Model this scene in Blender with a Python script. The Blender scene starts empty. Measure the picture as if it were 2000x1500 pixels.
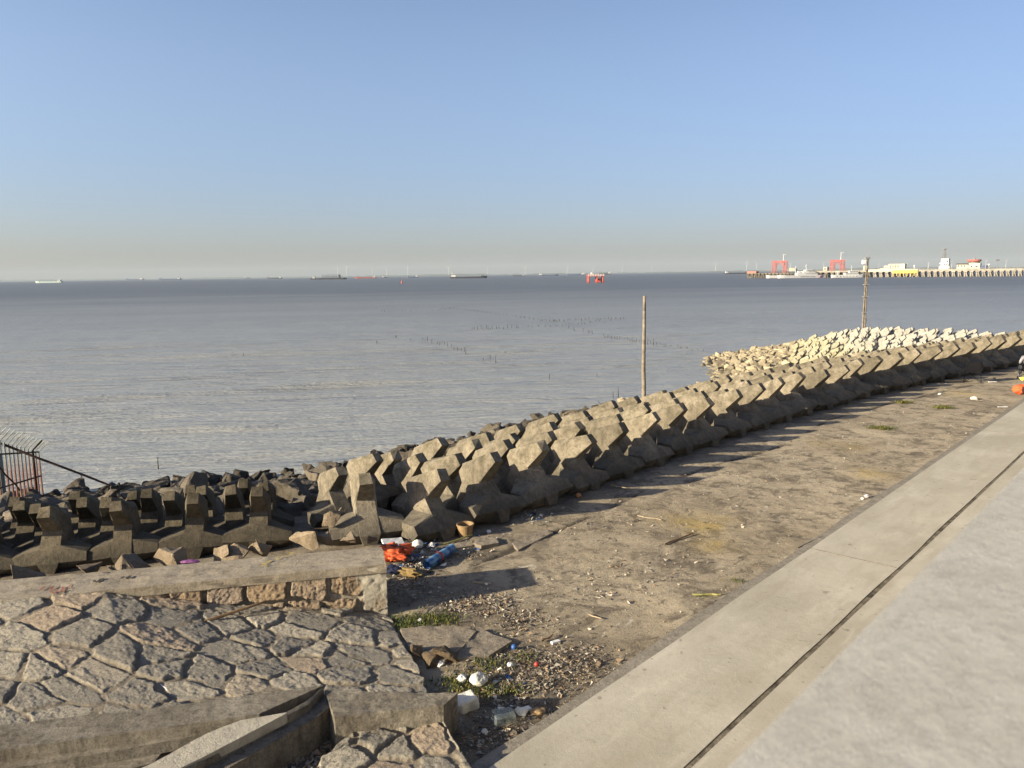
import bpy, bmesh, math, random
import numpy as np
from mathutils import Vector, Matrix, Euler
random.seed(7)
rng = np.random.default_rng(11)
scene = bpy.context.scene
COL = scene.collection
R = math.radians
# ------------------------------------------------------------------ camera geometry (used to turn measured points into metres)
F, HC = 1490.0, 6.0
PITCH, RHO = R(8.19), math.atan(0.0134)
AP = 1.5                                             # level of the apron above the water


def ray(px, py):
    X, Y = px - 1000.0, 750.0 - py
    r = X * math.cos(RHO) + Y * math.sin(RHO)
    u = -X * math.sin(RHO) + Y * math.cos(RHO)
    return Vector((r, F * math.cos(PITCH) + u * math.sin(PITCH), -F * math.sin(PITCH) + u * math.cos(PITCH)))


def W(px, py, z):
    d = ray(px, py)
    return Vector((0, 0, HC)) + d * ((z - HC) / d.z)


def D(px, py, y):
    d = ray(px, py)
    return Vector((0, 0, HC)) + d * (y / d.y)


# ------------------------------------------------------------------ noise
def _h(ix, iy, iz, s):
    h = (ix * 374761393 + iy * 668265263 + iz * 1440662683 + s * 974634527) & 0xFFFFFFFF
    h = ((h ^ (h >> 13)) * 1274126177) & 0xFFFFFFFF
    h = ((h ^ (h >> 16)) * 2246822519) & 0xFFFFFFFF
    return ((h ^ (h >> 15)) & 0xFFFFFF) / 16777215.0


def vn(x, y, z=0.0, s=0):
    x, y, z = np.broadcast_arrays(np.asarray(x, float), np.asarray(y, float), np.asarray(z, float))
    ix, iy, iz = np.floor(x).astype(np.int64), np.floor(y).astype(np.int64), np.floor(z).astype(np.int64)
    fx, fy, fz = x - ix, y - iy, z - iz
    fx, fy, fz = [f * f * (3 - 2 * f) for f in (fx, fy, fz)]
    out = 0
    for a in (0, 1):
        for b in (0, 1):
            for c in (0, 1):
                w = (fx if a else 1 - fx) * (fy if b else 1 - fy) * (fz if c else 1 - fz)
                out = out + w * _h(ix + a, iy + b, iz + c, s)
    return out * 2 - 1


def fbm(x, y, z=0.0, o=4, s=0):
    t, a = 0, 1.0
    for i in range(o):
        t = t + a * vn(x * 2 ** i, y * 2 ** i, np.asarray(z) * 2 ** i, s + i)
        a *= 0.5
    return t


def sstep(a, b, x):
    t = np.clip((x - a) / (b - a), 0, 1)
    return t * t * (3 - 2 * t)


# ------------------------------------------------------------------ objects
def tag(o, label=None, cat=None, group=None, kind=None):
    if label: o['label'] = label
    if cat: o['category'] = cat
    if group: o['group'] = group
    if kind: o['kind'] = kind
    return o


def link(name, me, mat=None, parent=None):
    o = bpy.data.objects.new(name, me)
    COL.objects.link(o)
    if mat is not None and me is not None and not me.materials: me.materials.append(mat)
    if parent is not None: o.parent = parent
    return o


def empty(name, loc, label, cat, group=None, rz=0.0):
    o = bpy.data.objects.new(name, None)
    o.empty_display_size = 0.2
    COL.objects.link(o)
    o.location = loc
    o.rotation_euler = (0, 0, rz)
    return tag(o, label, cat, group)


def bm_mesh(bm, name, smooth=False):
    me = bpy.data.meshes.new(name)
    bmesh.ops.recalc_face_normals(bm, faces=bm.faces[:])
    if smooth:
        for f in bm.faces: f.smooth = True
    bm.to_mesh(me)
    bm.free()
    return me


def copy_tree(root, parent=None):
    c = root.copy()
    COL.objects.link(c)
    if parent is not None: c.parent = parent
    for ch in root.children: copy_tree(ch, c)
    return c


def box(bm, lo, hi, M=None):
    v = [bm.verts.new((x, y, z)) for x in (lo[0], hi[0]) for y in (lo[1], hi[1]) for z in (lo[2], hi[2])]
    for q in ((0, 1, 3, 2), (4, 6, 7, 5), (0, 4, 5, 1), (2, 3, 7, 6), (0, 2, 6, 4), (1, 5, 7, 3)):
        bm.faces.new([v[i] for i in q])
    if M is not None: bmesh.ops.transform(bm, matrix=M, verts=v)
    return v


def cyl(bm, a, b, r0, r1=None, n=8, cap=True):
    a, b = Vector(a), Vector(b)
    r1 = r0 if r1 is None else r1
    d = (b - a).normalized()
    t = Vector((0, 0, 1)) if abs(d.z) < 0.9 else Vector((1, 0, 0))
    u = d.cross(t).normalized()
    w = d.cross(u)
    A = [bm.verts.new(a + (u * math.cos(k * 2 * math.pi / n) + w * math.sin(k * 2 * math.pi / n)) * r0) for k in range(n)]
    B = [bm.verts.new(b + (u * math.cos(k * 2 * math.pi / n) + w * math.sin(k * 2 * math.pi / n)) * r1) for k in range(n)]
    for k in range(n): bm.faces.new((A[k], A[(k + 1) % n], B[(k + 1) % n], B[k]))
    if cap:
        bm.faces.new(A[::-1]); bm.faces.new(B)
    return A + B


def prism(bm, poly, z0, z1):
    """poly: list of (x, y) or (x, y, ztop)"""
    t = [bm.verts.new((p[0], p[1], p[2] if len(p) > 2 else z1)) for p in poly]
    b = [bm.verts.new((p[0], p[1], z0)) for p in poly]
    bm.faces.new(t); bm.faces.new(b[::-1])
    n = len(poly)
    for i in range(n): bm.faces.new((t[i], b[i], b[(i + 1) % n], t[(i + 1) % n]))


def roughen(bm, res, amp, freq, seed=0, passes=5):
    bmesh.ops.recalc_face_normals(bm, faces=bm.faces[:])
    bmesh.ops.triangulate(bm, faces=bm.faces[:])
    for _ in range(passes):
        es = [e for e in bm.edges if e.calc_length() > res]
        if not es or len(bm.faces) > 60000: break
        bmesh.ops.subdivide_edges(bm, edges=es, cuts=1)
        bmesh.ops.triangulate(bm, faces=[f for f in bm.faces if len(f.verts) > 3])
    bm.normal_update()
    P = np.array([v.co[:] for v in bm.verts])
    n = fbm(P[:, 0] * freq, P[:, 1] * freq, P[:, 2] * freq, 3, seed)
    for v, k in zip(bm.verts, n):
        v.co += v.normal * float(k) * amp


def hull(pts):
    bm = bmesh.new()
    for p in pts: bm.verts.new(p)
    r = bmesh.ops.convex_hull(bm, input=bm.verts[:])
    bmesh.ops.delete(bm, geom=[e for e in r['geom_interior'] if isinstance(e, bmesh.types.BMVert)], context='VERTS')
    bmesh.ops.dissolve_limit(bm, angle_limit=R(2), verts=bm.verts[:], edges=bm.edges[:])
    bmesh.ops.recalc_face_normals(bm, faces=bm.faces[:])
    return bm


def grid_mesh(name, X, Y, Z, attrs=None, smooth=True):
    h, w = X.shape
    me = bpy.data.meshes.new(name)
    me.vertices.add(h * w)
    me.vertices.foreach_set('co', np.stack([X, Y, Z], -1).astype(np.float32).ravel())
    i = np.arange(h * w).reshape(h, w)
    q = np.stack([i[:-1, :-1], i[:-1, 1:], i[1:, 1:], i[1:, :-1]], -1).reshape(-1, 4)
    me.loops.add(q.size)
    me.loops.foreach_set('vertex_index', q.astype(np.int32).ravel())
    me.polygons.add(len(q))
    me.polygons.foreach_set('loop_start', np.arange(0, q.size, 4, dtype=np.int32))
    me.polygons.foreach_set('use_smooth', np.full(len(q), smooth))
    for k, v in (attrs or {}).items():
        a = me.attributes.new(k, 'FLOAT', 'POINT')
        a.data.foreach_set('value', np.asarray(v, np.float32).ravel())
    me.update(calc_edges=True)
    me.validate()
    return me


def ev_mesh(o, name):
    dg = bpy.context.evaluated_depsgraph_get()
    me = bpy.data.meshes.new_from_object(o.evaluated_get(dg))
    me.name = name
    return me


# ------------------------------------------------------------------ materials
class Mat:
    K = 0.75                                         # one scale for every bare or painted surface
    def __init__(s, name, rough=0.9, spec=0.3):
        s.m = bpy.data.materials.new(name)
        s.m.use_nodes = True
        s.t = s.m.node_tree
        s.b = s.t.nodes['Principled BSDF']
        s.b.inputs['Roughness'].default_value = rough
        s.b.inputs['Specular IOR Level'].default_value = spec
        s._co = None

    def n(s, typ, **kw):
        nd = s.t.nodes.new(typ)
        for k, v in kw.items():
            if hasattr(nd, k) and k not in nd.inputs: setattr(nd, k, v)
            else: s.set(nd.inputs[k], v)
        return nd

    def set(s, sock, v):
        if hasattr(v, 'is_linked') or isinstance(v, bpy.types.NodeSocket): s.t.links.new(v, sock)
        else: sock.default_value = v

    def co(s, random_offset=True, world=False):
        if s._co is None:
            if world:
                s._co = s.n('ShaderNodeNewGeometry').outputs['Position']
            else:
                tc = s.n('ShaderNodeTexCoord').outputs['Object']
                oi = s.n('ShaderNodeObjectInfo').outputs['Random']
                ml = s.n('ShaderNodeMath', operation='MULTIPLY'); s.set(ml.inputs[0], oi); ml.inputs[1].default_value = 57.0
                ad = s.n('ShaderNodeVectorMath', operation='ADD'); s.set(ad.inputs[0], tc); s.set(ad.inputs[1], ml.outputs[0])
                s._co = ad.outputs[0]
        return s._co

    def noise(s, scale, detail=5, rough=0.6, stretch=None, co=None, dist=0.0):
        c = co or s.co()
        if stretch:
            mp = s.n('ShaderNodeMapping'); s.set(mp.inputs['Vector'], c); mp.inputs['Scale'].default_value = stretch
            c = mp.outputs[0]
        nz = s.n('ShaderNodeTexNoise')
        s.set(nz.inputs['Vector'], c)
        nz.inputs['Scale'].default_value = scale
        nz.inputs['Detail'].default_value = detail
        nz.inputs['Roughness'].default_value = rough
        nz.inputs['Distortion'].default_value = dist
        return nz.outputs['Fac']

    def rng(s, x, a, b, c=0.0, d=1.0):
        mr = s.n('ShaderNodeMapRange'); s.set(mr.inputs[0], x)
        for i, v in enumerate((a, b, c, d)): mr.inputs[i + 1].default_value = v
        return mr.outputs[0]

    def math(s, op, a, b=0.0):
        m = s.n('ShaderNodeMath', operation=op); s.set(m.inputs[0], a); s.set(m.inputs[1], b)
        return m.outputs[0]

    def mix(s, f, a, b, mode='MIX'):
        m = s.n('ShaderNodeMix', data_type='RGBA', blend_type=mode)
        s.set(m.inputs['Factor'], f)
        for sock, v in ((m.inputs[6], a), (m.inputs[7], b)):
            if isinstance(v, tuple): sock.default_value = (*[q * Mat.K for q in v[:3]], 1)
            else: s.set(sock, v)
        return m.outputs[2]

    def attr(s, name):
        return s.n('ShaderNodeAttribute', attribute_name=name).outputs['Fac']

    def color(s, c):
        if isinstance(c, tuple): s.b.inputs['Base Color'].default_value = (*c[:3], 1)
        else: s.set(s.b.inputs['Base Color'], c)

    def bump(s, h, dist=0.01, strength=1.0, prev=None):
        b = s.n('ShaderNodeBump'); s.set(b.inputs['Height'], h)
        b.inputs['Distance'].default_value = dist; b.inputs['Strength'].default_value = strength
        if prev is not None: s.set(b.inputs['Normal'], prev)
        return b.outputs[0]

    def normal(s, n): s.set(s.b.inputs['Normal'], n)


def plain(name, c, rough=0.6, spec=0.4, var=0.18, scale=3.0, metal=0.0, bump=0.0):
    """painted or bare surface with slight unevenness and wear"""
    m = Mat(name, rough, spec)
    n1 = m.noise(scale, 6, 0.65)
    dark = tuple(x * (1 - var * 1.6) for x in c)
    lite = tuple(min(0.9, x * (1 + var)) for x in c)
    m.color(m.mix(m.rng(n1, 0.32, 0.68), dark, lite))
    m.b.inputs['Metallic'].default_value = metal
    if bump: m.normal(m.bump(m.noise(scale * 8, 4), bump))
    return m.m


def concrete(name, base, dark, pale, obj_color=False, algae_shade=0.0, sc=1.0, world=False, rnd=0.25, bump=0.006, grain=0.6):
    m = Mat(name, 0.92, 0.25)
    if world: m.co(world=True)
    big, mid, fine = m.noise(1.1 * sc, 5, 0.6), m.noise(5 * sc, 6, 0.7), m.noise(55 * sc, 3, 0.7)
    grit = m.noise(19 * sc, 5, 0.8)
    drip = m.noise(3.0 * sc, 4, 0.6, stretch=(2.2, 2.2, 0.35))
    c = m.mix(m.rng(big, 0.35, 0.68), base, pale)
    c = m.mix(m.rng(mid, 0.48, 0.74, 0, 0.8), c, dark)
    c = m.mix(m.rng(drip, 0.52, 0.70, 0, 0.55), c, dark)
    if algae_shade:
        z = m.n('ShaderNodeSeparateXYZ'); m.set(z.inputs[0], m.n('ShaderNodeTexCoord').outputs['Object'])
        up = m.rng(z.outputs[2], 0.50, 0.95)
        up = m.math('MULTIPLY', up, m.rng(m.noise(4.5 * sc, 5, 0.7), 0.40, 0.68, 0.0, algae_shade))
        c = m.mix(up, c, (0.085, 0.075, 0.042))
        lo = m.math('MULTIPLY', m.rng(z.outputs[2], 0.62, 0.18), m.rng(m.noise(3.2 * sc, 5, 0.7), 0.26, 0.56, 0.40, 0.95))  # shade on the lower fronts, painted into the colour
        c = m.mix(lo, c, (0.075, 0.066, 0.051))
    c = m.mix(m.rng(grit, 0.50, 0.66, 0, grain), c, dark)
    c = m.mix(m.rng(grit, 0.30, 0.42, grain * 0.6, 0), c, pale)
    c = m.mix(m.rng(fine, 0.56, 0.74, 0, 0.55), c, dark)
    c = m.mix(m.rng(m.noise(85 * sc, 2, 0.5), 0.62, 0.74, 0, 0.4), c, pale)
    if obj_color:
        c = m.mix(1.0, c, m.n('ShaderNodeObjectInfo').outputs['Color'], 'MULTIPLY')
    if rnd:
        v = m.rng(m.n('ShaderNodeObjectInfo').outputs['Random'], 0, 1, 1 - rnd, 1 + rnd * 0.5)
        c = m.mix(1.0, c, v, 'MULTIPLY')
    m.color(c)
    n = m.bump(fine, bump)
    n = m.bump(grit, bump * 1.5, prev=n)
    m.normal(m.bump(mid, bump * 2.0, prev=n))
    return m.m


M_GREY = concrete('weathered armour concrete', (0.245, 0.208, 0.152), (0.070, 0.060, 0.045), (0.36, 0.31, 0.23), algae_shade=0.85, obj_color=True, bump=0.008)
M_WHITE = concrete('pale new concrete', (0.37, 0.357, 0.31), (0.22, 0.205, 0.165), (0.43, 0.417, 0.37), obj_color=True, rnd=0.12, grain=0.15)
M_COPING = concrete('cement coping', (0.33, 0.28, 0.205), (0.14, 0.118, 0.088), (0.44, 0.38, 0.29), world=True, rnd=0, sc=1.4)
M_BEAM = concrete('old kerb concrete', (0.23, 0.20, 0.155), (0.075, 0.062, 0.045), (0.40, 0.36, 0.29), world=True, rnd=0, sc=2.2, bump=0.012)
M_STRING = concrete('smooth newer concrete', (0.42, 0.385, 0.31), (0.30, 0.27, 0.21), (0.47, 0.43, 0.35), world=True, rnd=0, sc=1.0)
M_FOOT = concrete('footing concrete', (0.27, 0.24, 0.19), (0.13, 0.115, 0.09), (0.36, 0.32, 0.26), world=True, rnd=0, sc=2.0)


def promenade_mat():
    m = Mat('promenade concrete', 0.9, 0.25)
    m.co(world=True)
    rot = m.n('ShaderNodeMapping'); m.set(rot.inputs[0], m.co()); rot.inputs['Rotation'].default_value = (0, 0, R(-47))
    c0 = rot.outputs[0]
    big = m.noise(0.55, 5, 0.6, co=c0, dist=0.4)
    streak = m.noise(2.4, 5, 0.62, stretch=(0.35, 1.6, 1), co=c0, dist=0.5)
    mid, fine = m.noise(6.5, 6, 0.7), m.noise(140, 3, 0.7)
    c = m.mix(m.rng(big, 0.36, 0.66), (0.42, 0.385, 0.305), (0.55, 0.508, 0.415))
    c = m.mix(m.rng(streak, 0.5, 0.72, 0, 0.5), c, (0.37, 0.325, 0.245))
    c = m.mix(m.rng(streak, 0.28, 0.44, 0.5, 0), c, (0.66, 0.61, 0.50))
    c = m.mix(m.rng(mid, 0.55, 0.8, 0, 0.6), c, (0.37, 0.33, 0.255))
    c = m.mix(m.rng(fine, 0.60, 0.75, 0, 0.6), c, (0.22, 0.195, 0.155))
    c = m.mix(m.rng(m.noise(9, 2, 0.4), 0.71, 0.75, 0, 0.5), c, (0.17, 0.145, 0.11))
    m.color(c)
    m.normal(m.bump(mid, 0.006, prev=m.bump(fine, 0.002)))
    return m.m


M_PROM = promenade_mat()
M_PARA = concrete('parapet concrete', (0.50, 0.475, 0.415), (0.38, 0.36, 0.315), (0.60, 0.575, 0.51), world=True, rnd=0, sc=9.0, bump=0.001, grain=0.12)


def stone_mat(name, mortar, s0, s1, s2, plaster=False):
    m = Mat(name, 0.93, 0.25)
    m.co(world=True)
    st, rn = m.attr('stone'), m.attr('rnd')
    mid, fine, micro = m.noise(11, 6, 0.72), m.noise(60, 4, 0.75), m.noise(170, 2, 0.6)
    c = m.mix(m.rng(rn, 0.35, 0.75), s0, s1)
    c = m.mix(m.rng(rn, 0.88, 0.95, 0, 0.8), c, s2)
    c = m.mix(m.rng(mid, 0.50, 0.72, 0, 0.65), c, tuple(x * 0.5 for x in s0))
    c = m.mix(m.rng(mid, 0.28, 0.42, 0.4, 0), c, tuple(min(0.75, x * 1.5) for x in s1))
    c = m.mix(m.rng(m.noise(34, 4, 0.75), 0.50, 0.64, 0, 0.8), c, tuple(x * 0.38 for x in s0))
    c = m.mix(m.rng(fine, 0.52, 0.70, 0, 0.7), c, tuple(x * 0.35 for x in s0))
    c = m.mix(m.rng(micro, 0.60, 0.72, 0, 0.6), c, tuple(min(0.8, x * 1.9) for x in s1))
    mc = m.mix(m.rng(mid, 0.4, 0.7), mortar, tuple(x * 0.6 for x in mortar))
    mc = m.mix(m.rng(fine, 0.55, 0.75, 0, 0.5), mc, tuple(x * 0.45 for x in mortar))
    c = m.mix(st, mc, c)
    if plaster:
        pc = m.mix(m.rng(mid, 0.4, 0.66), (0.60, 0.55, 0.44), (0.40, 0.36, 0.28))
        c = m.mix(m.attr('plaster'), c, m.mix(m.rng(fine, 0.55, 0.75, 0, 0.4), pc, (0.25, 0.22, 0.17)))
    m.color(c)
    n = m.bump(fine, 0.014)
    m.normal(m.bump(micro, 0.006, prev=n))
    return m.m


M_PITCH = stone_mat('pitched stone and mortar', (0.30, 0.255, 0.19), (0.31, 0.28, 0.23), (0.47, 0.42, 0.33), (0.46, 0.345, 0.24))
M_MASON = stone_mat('tan granite masonry', (0.27, 0.23, 0.175), (0.40, 0.295, 0.19), (0.45, 0.35, 0.25), (0.55, 0.44, 0.34), True)


def ground_mat():
    m = Mat('dusty concrete apron', 0.95, 0.2)
    m.co(world=True)
    rot = m.n('ShaderNodeMapping'); m.set(rot.inputs[0], m.co()); rot.inputs['Rotation'].default_value = (0, 0, R(-47))
    c0 = rot.outputs[0]
    grit, joint, ochre, wet = m.attr('grit'), m.attr('joint'), m.attr('ochre'), m.attr('wet')
    big, mid = m.noise(0.42, 6, 0.62, co=c0, dist=0.3), m.noise(1.7, 7, 0.7, co=c0, dist=0.6)
    sm, fine = m.noise(7.5, 6, 0.72), m.noise(38, 5, 0.75)
    c = m.mix(m.rng(big, 0.36, 0.64), (0.345, 0.285, 0.197), (0.52, 0.438, 0.312))
    c = m.mix(m.rng(mid, 0.49, 0.62, 0, 0.9), c, (0.165, 0.135, 0.098))
    c = m.mix(m.rng(mid, 0.30, 0.42, 0.6, 0), c, (0.54, 0.455, 0.345))
    c = m.mix(m.rng(sm, 0.56, 0.76, 0, 0.75), c, (0.14, 0.112, 0.085))
    c = m.mix(m.rng(sm, 0.24, 0.38, 0.55, 0), c, (0.60, 0.525, 0.42))
    c = m.mix(m.rng(m.noise(3.1, 4, 0.55, co=c0, stretch=(0.7, 1.6, 1), dist=1.2), 0.66, 0.72, 0, 0.75), c, (0.66, 0.60, 0.50))
    c = m.mix(m.math('MULTIPLY', m.rng(m.noise(4.2, 5, 0.7, dist=0.8), 0.56, 0.64), 0.6), c, (0.07, 0.06, 0.05))
    c = m.mix(m.math('MULTIPLY', m.rng(m.noise(1.15, 6, 0.75, dist=0.9), 0.55, 0.66), 0.6), c, (0.12, 0.10, 0.078))
    c = m.mix(m.math('MULTIPLY', m.rng(m.noise(0.85, 6, 0.78, co=c0, stretch=(0.6, 1.7, 1), dist=1.0), 0.58, 0.68), 0.7), c, (0.60, 0.525, 0.40))
    c = m.mix(m.math('MULTIPLY', ochre, m.rng(sm, 0.3, 0.6, 0.35, 1)), c, (0.50, 0.37, 0.14))
    c = m.mix(m.rng(fine, 0.54, 0.72, 0, 0.75), c, (0.10, 0.08, 0.06))
    c = m.mix(m.rng(m.noise(75, 2, 0.5), 0.66, 0.72, 0, 0.8), c, (0.58, 0.52, 0.42))
    g = m.mix(m.rng(fine, 0.38, 0.66), (0.06, 0.05, 0.04), (0.27, 0.22, 0.165))
    c = m.mix(m.math('MULTIPLY', grit, m.rng(mid, 0.3, 0.6, 0.5, 1)), c, g)
    c = m.mix(joint, c, (0.085, 0.07, 0.055))
    c = m.mix(wet, c, (0.06, 0.052, 0.042))
    m.color(c)
    n = m.bump(fine, 0.02)
    n = m.bump(sm, 0.025, prev=n)
    m.normal(m.bump(m.noise(110, 3, 0.7), 0.008, prev=n))
    return m.m


def rock_mat(name, a, b, dk):
    m = Mat(name, 0.9, 0.3)
    n1, n2, n3 = m.noise(2.2, 6, 0.7), m.noise(14, 5, 0.75), m.noise(60, 3, 0.7)
    c = m.mix(m.rng(n1, 0.36, 0.66), a, b)
    c = m.mix(m.rng(n2, 0.5, 0.72, 0, 0.7), c, dk)
    c = m.mix(m.rng(n3, 0.58, 0.74, 0, 0.5), c, dk)
    c = m.mix(1.0, c, m.n('ShaderNodeObjectInfo').outputs['Color'], 'MULTIPLY')
    v = m.rng(m.n('ShaderNodeObjectInfo').outputs['Random'], 0, 1, 0.65, 1.2)
    c = m.mix(1.0, c, v, 'MULTIPLY')
    m.color(c)
    m.normal(m.bump(n2, 0.05, prev=m.bump(n3, 0.012)))
    return m.m


M_ROCK = rock_mat('shore rock', (0.25, 0.225, 0.185), (0.33, 0.295, 0.24), (0.11, 0.10, 0.085))


def water_mat():
    m = Mat('muddy sea water', 0.24, 0.40)
    m.b.inputs['IOR'].default_value = 1.33
    m.co(world=True)
    rot = m.n('ShaderNodeMapping'); m.set(rot.inputs[0], m.co()); rot.inputs['Rotation'].default_value = (0, 0, R(-14))
    c0 = rot.outputs[0]
    silt = m.noise(0.02, 4, 0.6, stretch=(0.5, 1.6, 1), co=c0)
    sep = m.n('ShaderNodeSeparateXYZ'); m.set(sep.inputs[0], m.co())
    off = m.math('POWER', m.rng(sep.outputs[1], 22, 320), 0.6)          # colour darkens and roughness grows away from the bank
    off = m.math('ADD', off, m.rng(silt, 0.3, 0.7, -0.10, 0.10))
    m.color(m.mix(off, (0.40, 0.40, 0.365), (0.145, 0.160, 0.178)))
    m.set(m.b.inputs['Roughness'], m.rng(off, 0, 1, 0.22, 0.50))
    n = m.bump(m.noise(6.5, 3, 0.6, stretch=(0.55, 1.3, 1), co=c0), 0.065)
    n = m.bump(m.noise(1.9, 4, 0.55, stretch=(0.24, 1.5, 1), co=c0), 0.23, prev=n)
    n = m.bump(m.noise(0.40, 3, 0.5, stretch=(0.20, 1.6, 1), co=c0), 0.45, prev=n)
    n = m.bump(m.noise(0.06, 3, 0.5, stretch=(0.25, 1.6, 1), co=c0), 0.9, prev=n)
    m.normal(n)
    return m.m


M_WATER = water_mat()

# ------------------------------------------------------------------ the lie of the land
LEFT_LINE = [Vector((-40, 2.9)), Vector((-11.2, 10.25)), Vector((-7.19, 11.29)), Vector((-4.22, 12.08)), Vector((-2.6, 12.35))]
RIGHT_LINE = [Vector((-2.6, 12.35)), Vector((-1.37, 12.40)), Vector((-0.3, 13.32)), Vector((0.54, 14.2)), Vector((2.29, 16.1)), Vector((5.07, 19.2)),
              Vector((8.06, 22.2)), Vector((12.08, 26.1)), Vector((15.07, 28.6)), Vector((18.6, 31.3)), Vector((23.7, 35.0)), Vector((45, 50.5))]
EDGE = LEFT_LINE + RIGHT_LINE[1:]


def edge_dist(x, y):
    """distance seaward (+) of the armour row's foot"""
    best = np.full(np.shape(x), 1e9)
    sgn = np.ones(np.shape(x))
    for a, b in zip(EDGE[:-1], EDGE[1:]):
        d = b - a
        L2 = d.dot(d)
        t = np.clip(((x - a.x) * d.x + (y - a.y) * d.y) / L2, 0, 1)
        ex, ey = x - a.x - t * d.x, y - a.y - t * d.y
        q = np.hypot(ex, ey)
        s = np.sign(d.x * (y - a.y) - d.y * (x - a.x))
        m = q < best - 1e-9
        best = np.where(m, q, best)
        sgn = np.where(m, s, sgn)
    return best * sgn


SPIT = np.array([(14.1, 52.8, 0), (13.8, 50.8, 0), (13.0, 47, 0), (12.7, 43.6, 0), (11, 39.5, 0), (8.5, 36.5, -0.1), (31.0, 38.0, 1.5), (29.2, 40.0, 1.5), (28.2, 42.0, 1.5),
                 (27.0, 44.7, 1.5), (25.6, 47.5, 1.42), (23.9, 50.7, 1.20), (22.6, 53.0, 0.80), (21.0, 55.0, 0.38), (18.6, 55.6, 0.05), (19, 60, -1.4), (26.5, 56.5, -1.0), (30, 51, -1.0), (33, 46, -1.0),
                 (36, 42, -1.0), (17.8, 44, 0.8), (16, 47.2, 0.55), (18.0, 50.2, 0.75), (15, 44.2, 0.42), (10, 55, -1.6), (8, 45, -1.4), (2, 38, -1.2), (14, 64, -2),
                 (21, 46.5, 1.1), (23.5, 43.0, 1.25), (14.5, 39, 0.7), (17, 38.5, 0.9), (20.5, 40.5, 1.05), (12.0, 31, 0.9), (16.5, 35.0, 0.95), (20.5, 37.5, 1.0), (25, 40.0, 1.2)])


def _rbf(d): return np.where(d > 1e-9, d * d * np.log(d + 1e-12), 0)


_n = len(SPIT)
_A = np.zeros((_n + 3, _n + 3))
_A[:_n, :_n] = _rbf(np.hypot(SPIT[:, None, 0] - SPIT[None, :, 0], SPIT[:, None, 1] - SPIT[None, :, 1])) + np.eye(_n) * 0.5
_A[:_n, _n] = 1; _A[:_n, _n + 1:] = SPIT[:, :2]
_A[_n, :_n] = 1; _A[_n + 1:, :_n] = SPIT[:, :2].T
_Wt = np.linalg.solve(_A, np.concatenate([SPIT[:, 2], [0, 0, 0]]))


def spit_z(x, y):
    x, y = np.asarray(x, float), np.asarray(y, float)
    z = _Wt[_n] + _Wt[_n + 1] * x + _Wt[_n + 2] * y
    for i in range(_n): z = z + _Wt[i] * _rbf(np.hypot(x - SPIT[i, 0], y - SPIT[i, 1]))
    inside = sstep(5.0, 9.0, x) * sstep(41, 37, x) * sstep(68, 60, y) * sstep(28, 31, y)
    return np.clip(z, -3, 2.2) * inside - 3 * (1 - inside)


def base_z(x, y):
    d = edge_dist(x, y)
    z = np.where(d < 0.7, AP, np.where(d < 4, AP - 0.18 * (d - 0.7), AP - 0.594 - 0.133 * (d - 4)))
    z = np.maximum(z, -3.0)
    return np.maximum(z, np.where(d > 2.0, spit_z(x, y), -9))


def gz(x, y): return float(base_z(np.array([x]), np.array([y]))[0])


JOINT = [W(px, py, AP) for px, py in ((930, 1102), (1000, 1073), (1100, 1030), (1195, 988), (1300, 939), (1400, 907), (1535, 868), (1617, 820), (1750, 785), (1900, 752))]


def poly_dist(x, y, pts):
    b = np.full(np.shape(x), 1e9)
    for a, c in zip(pts[:-1], pts[1:]):
        dx, dy = c.x - a.x, c.y - a.y
        t = np.clip(((x - a.x) * dx + (y - a.y) * dy) / (dx * dx + dy * dy), 0, 1)
        b = np.minimum(b, np.hypot(x - a.x - t * dx, y - a.y - t * dy))
    return b


def axis(segs):
    out = []
    for a, b, s in segs: out.append(np.arange(a, b, s))
    out.append(np.array([segs[-1][1]]))
    return np.concatenate(out)


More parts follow.
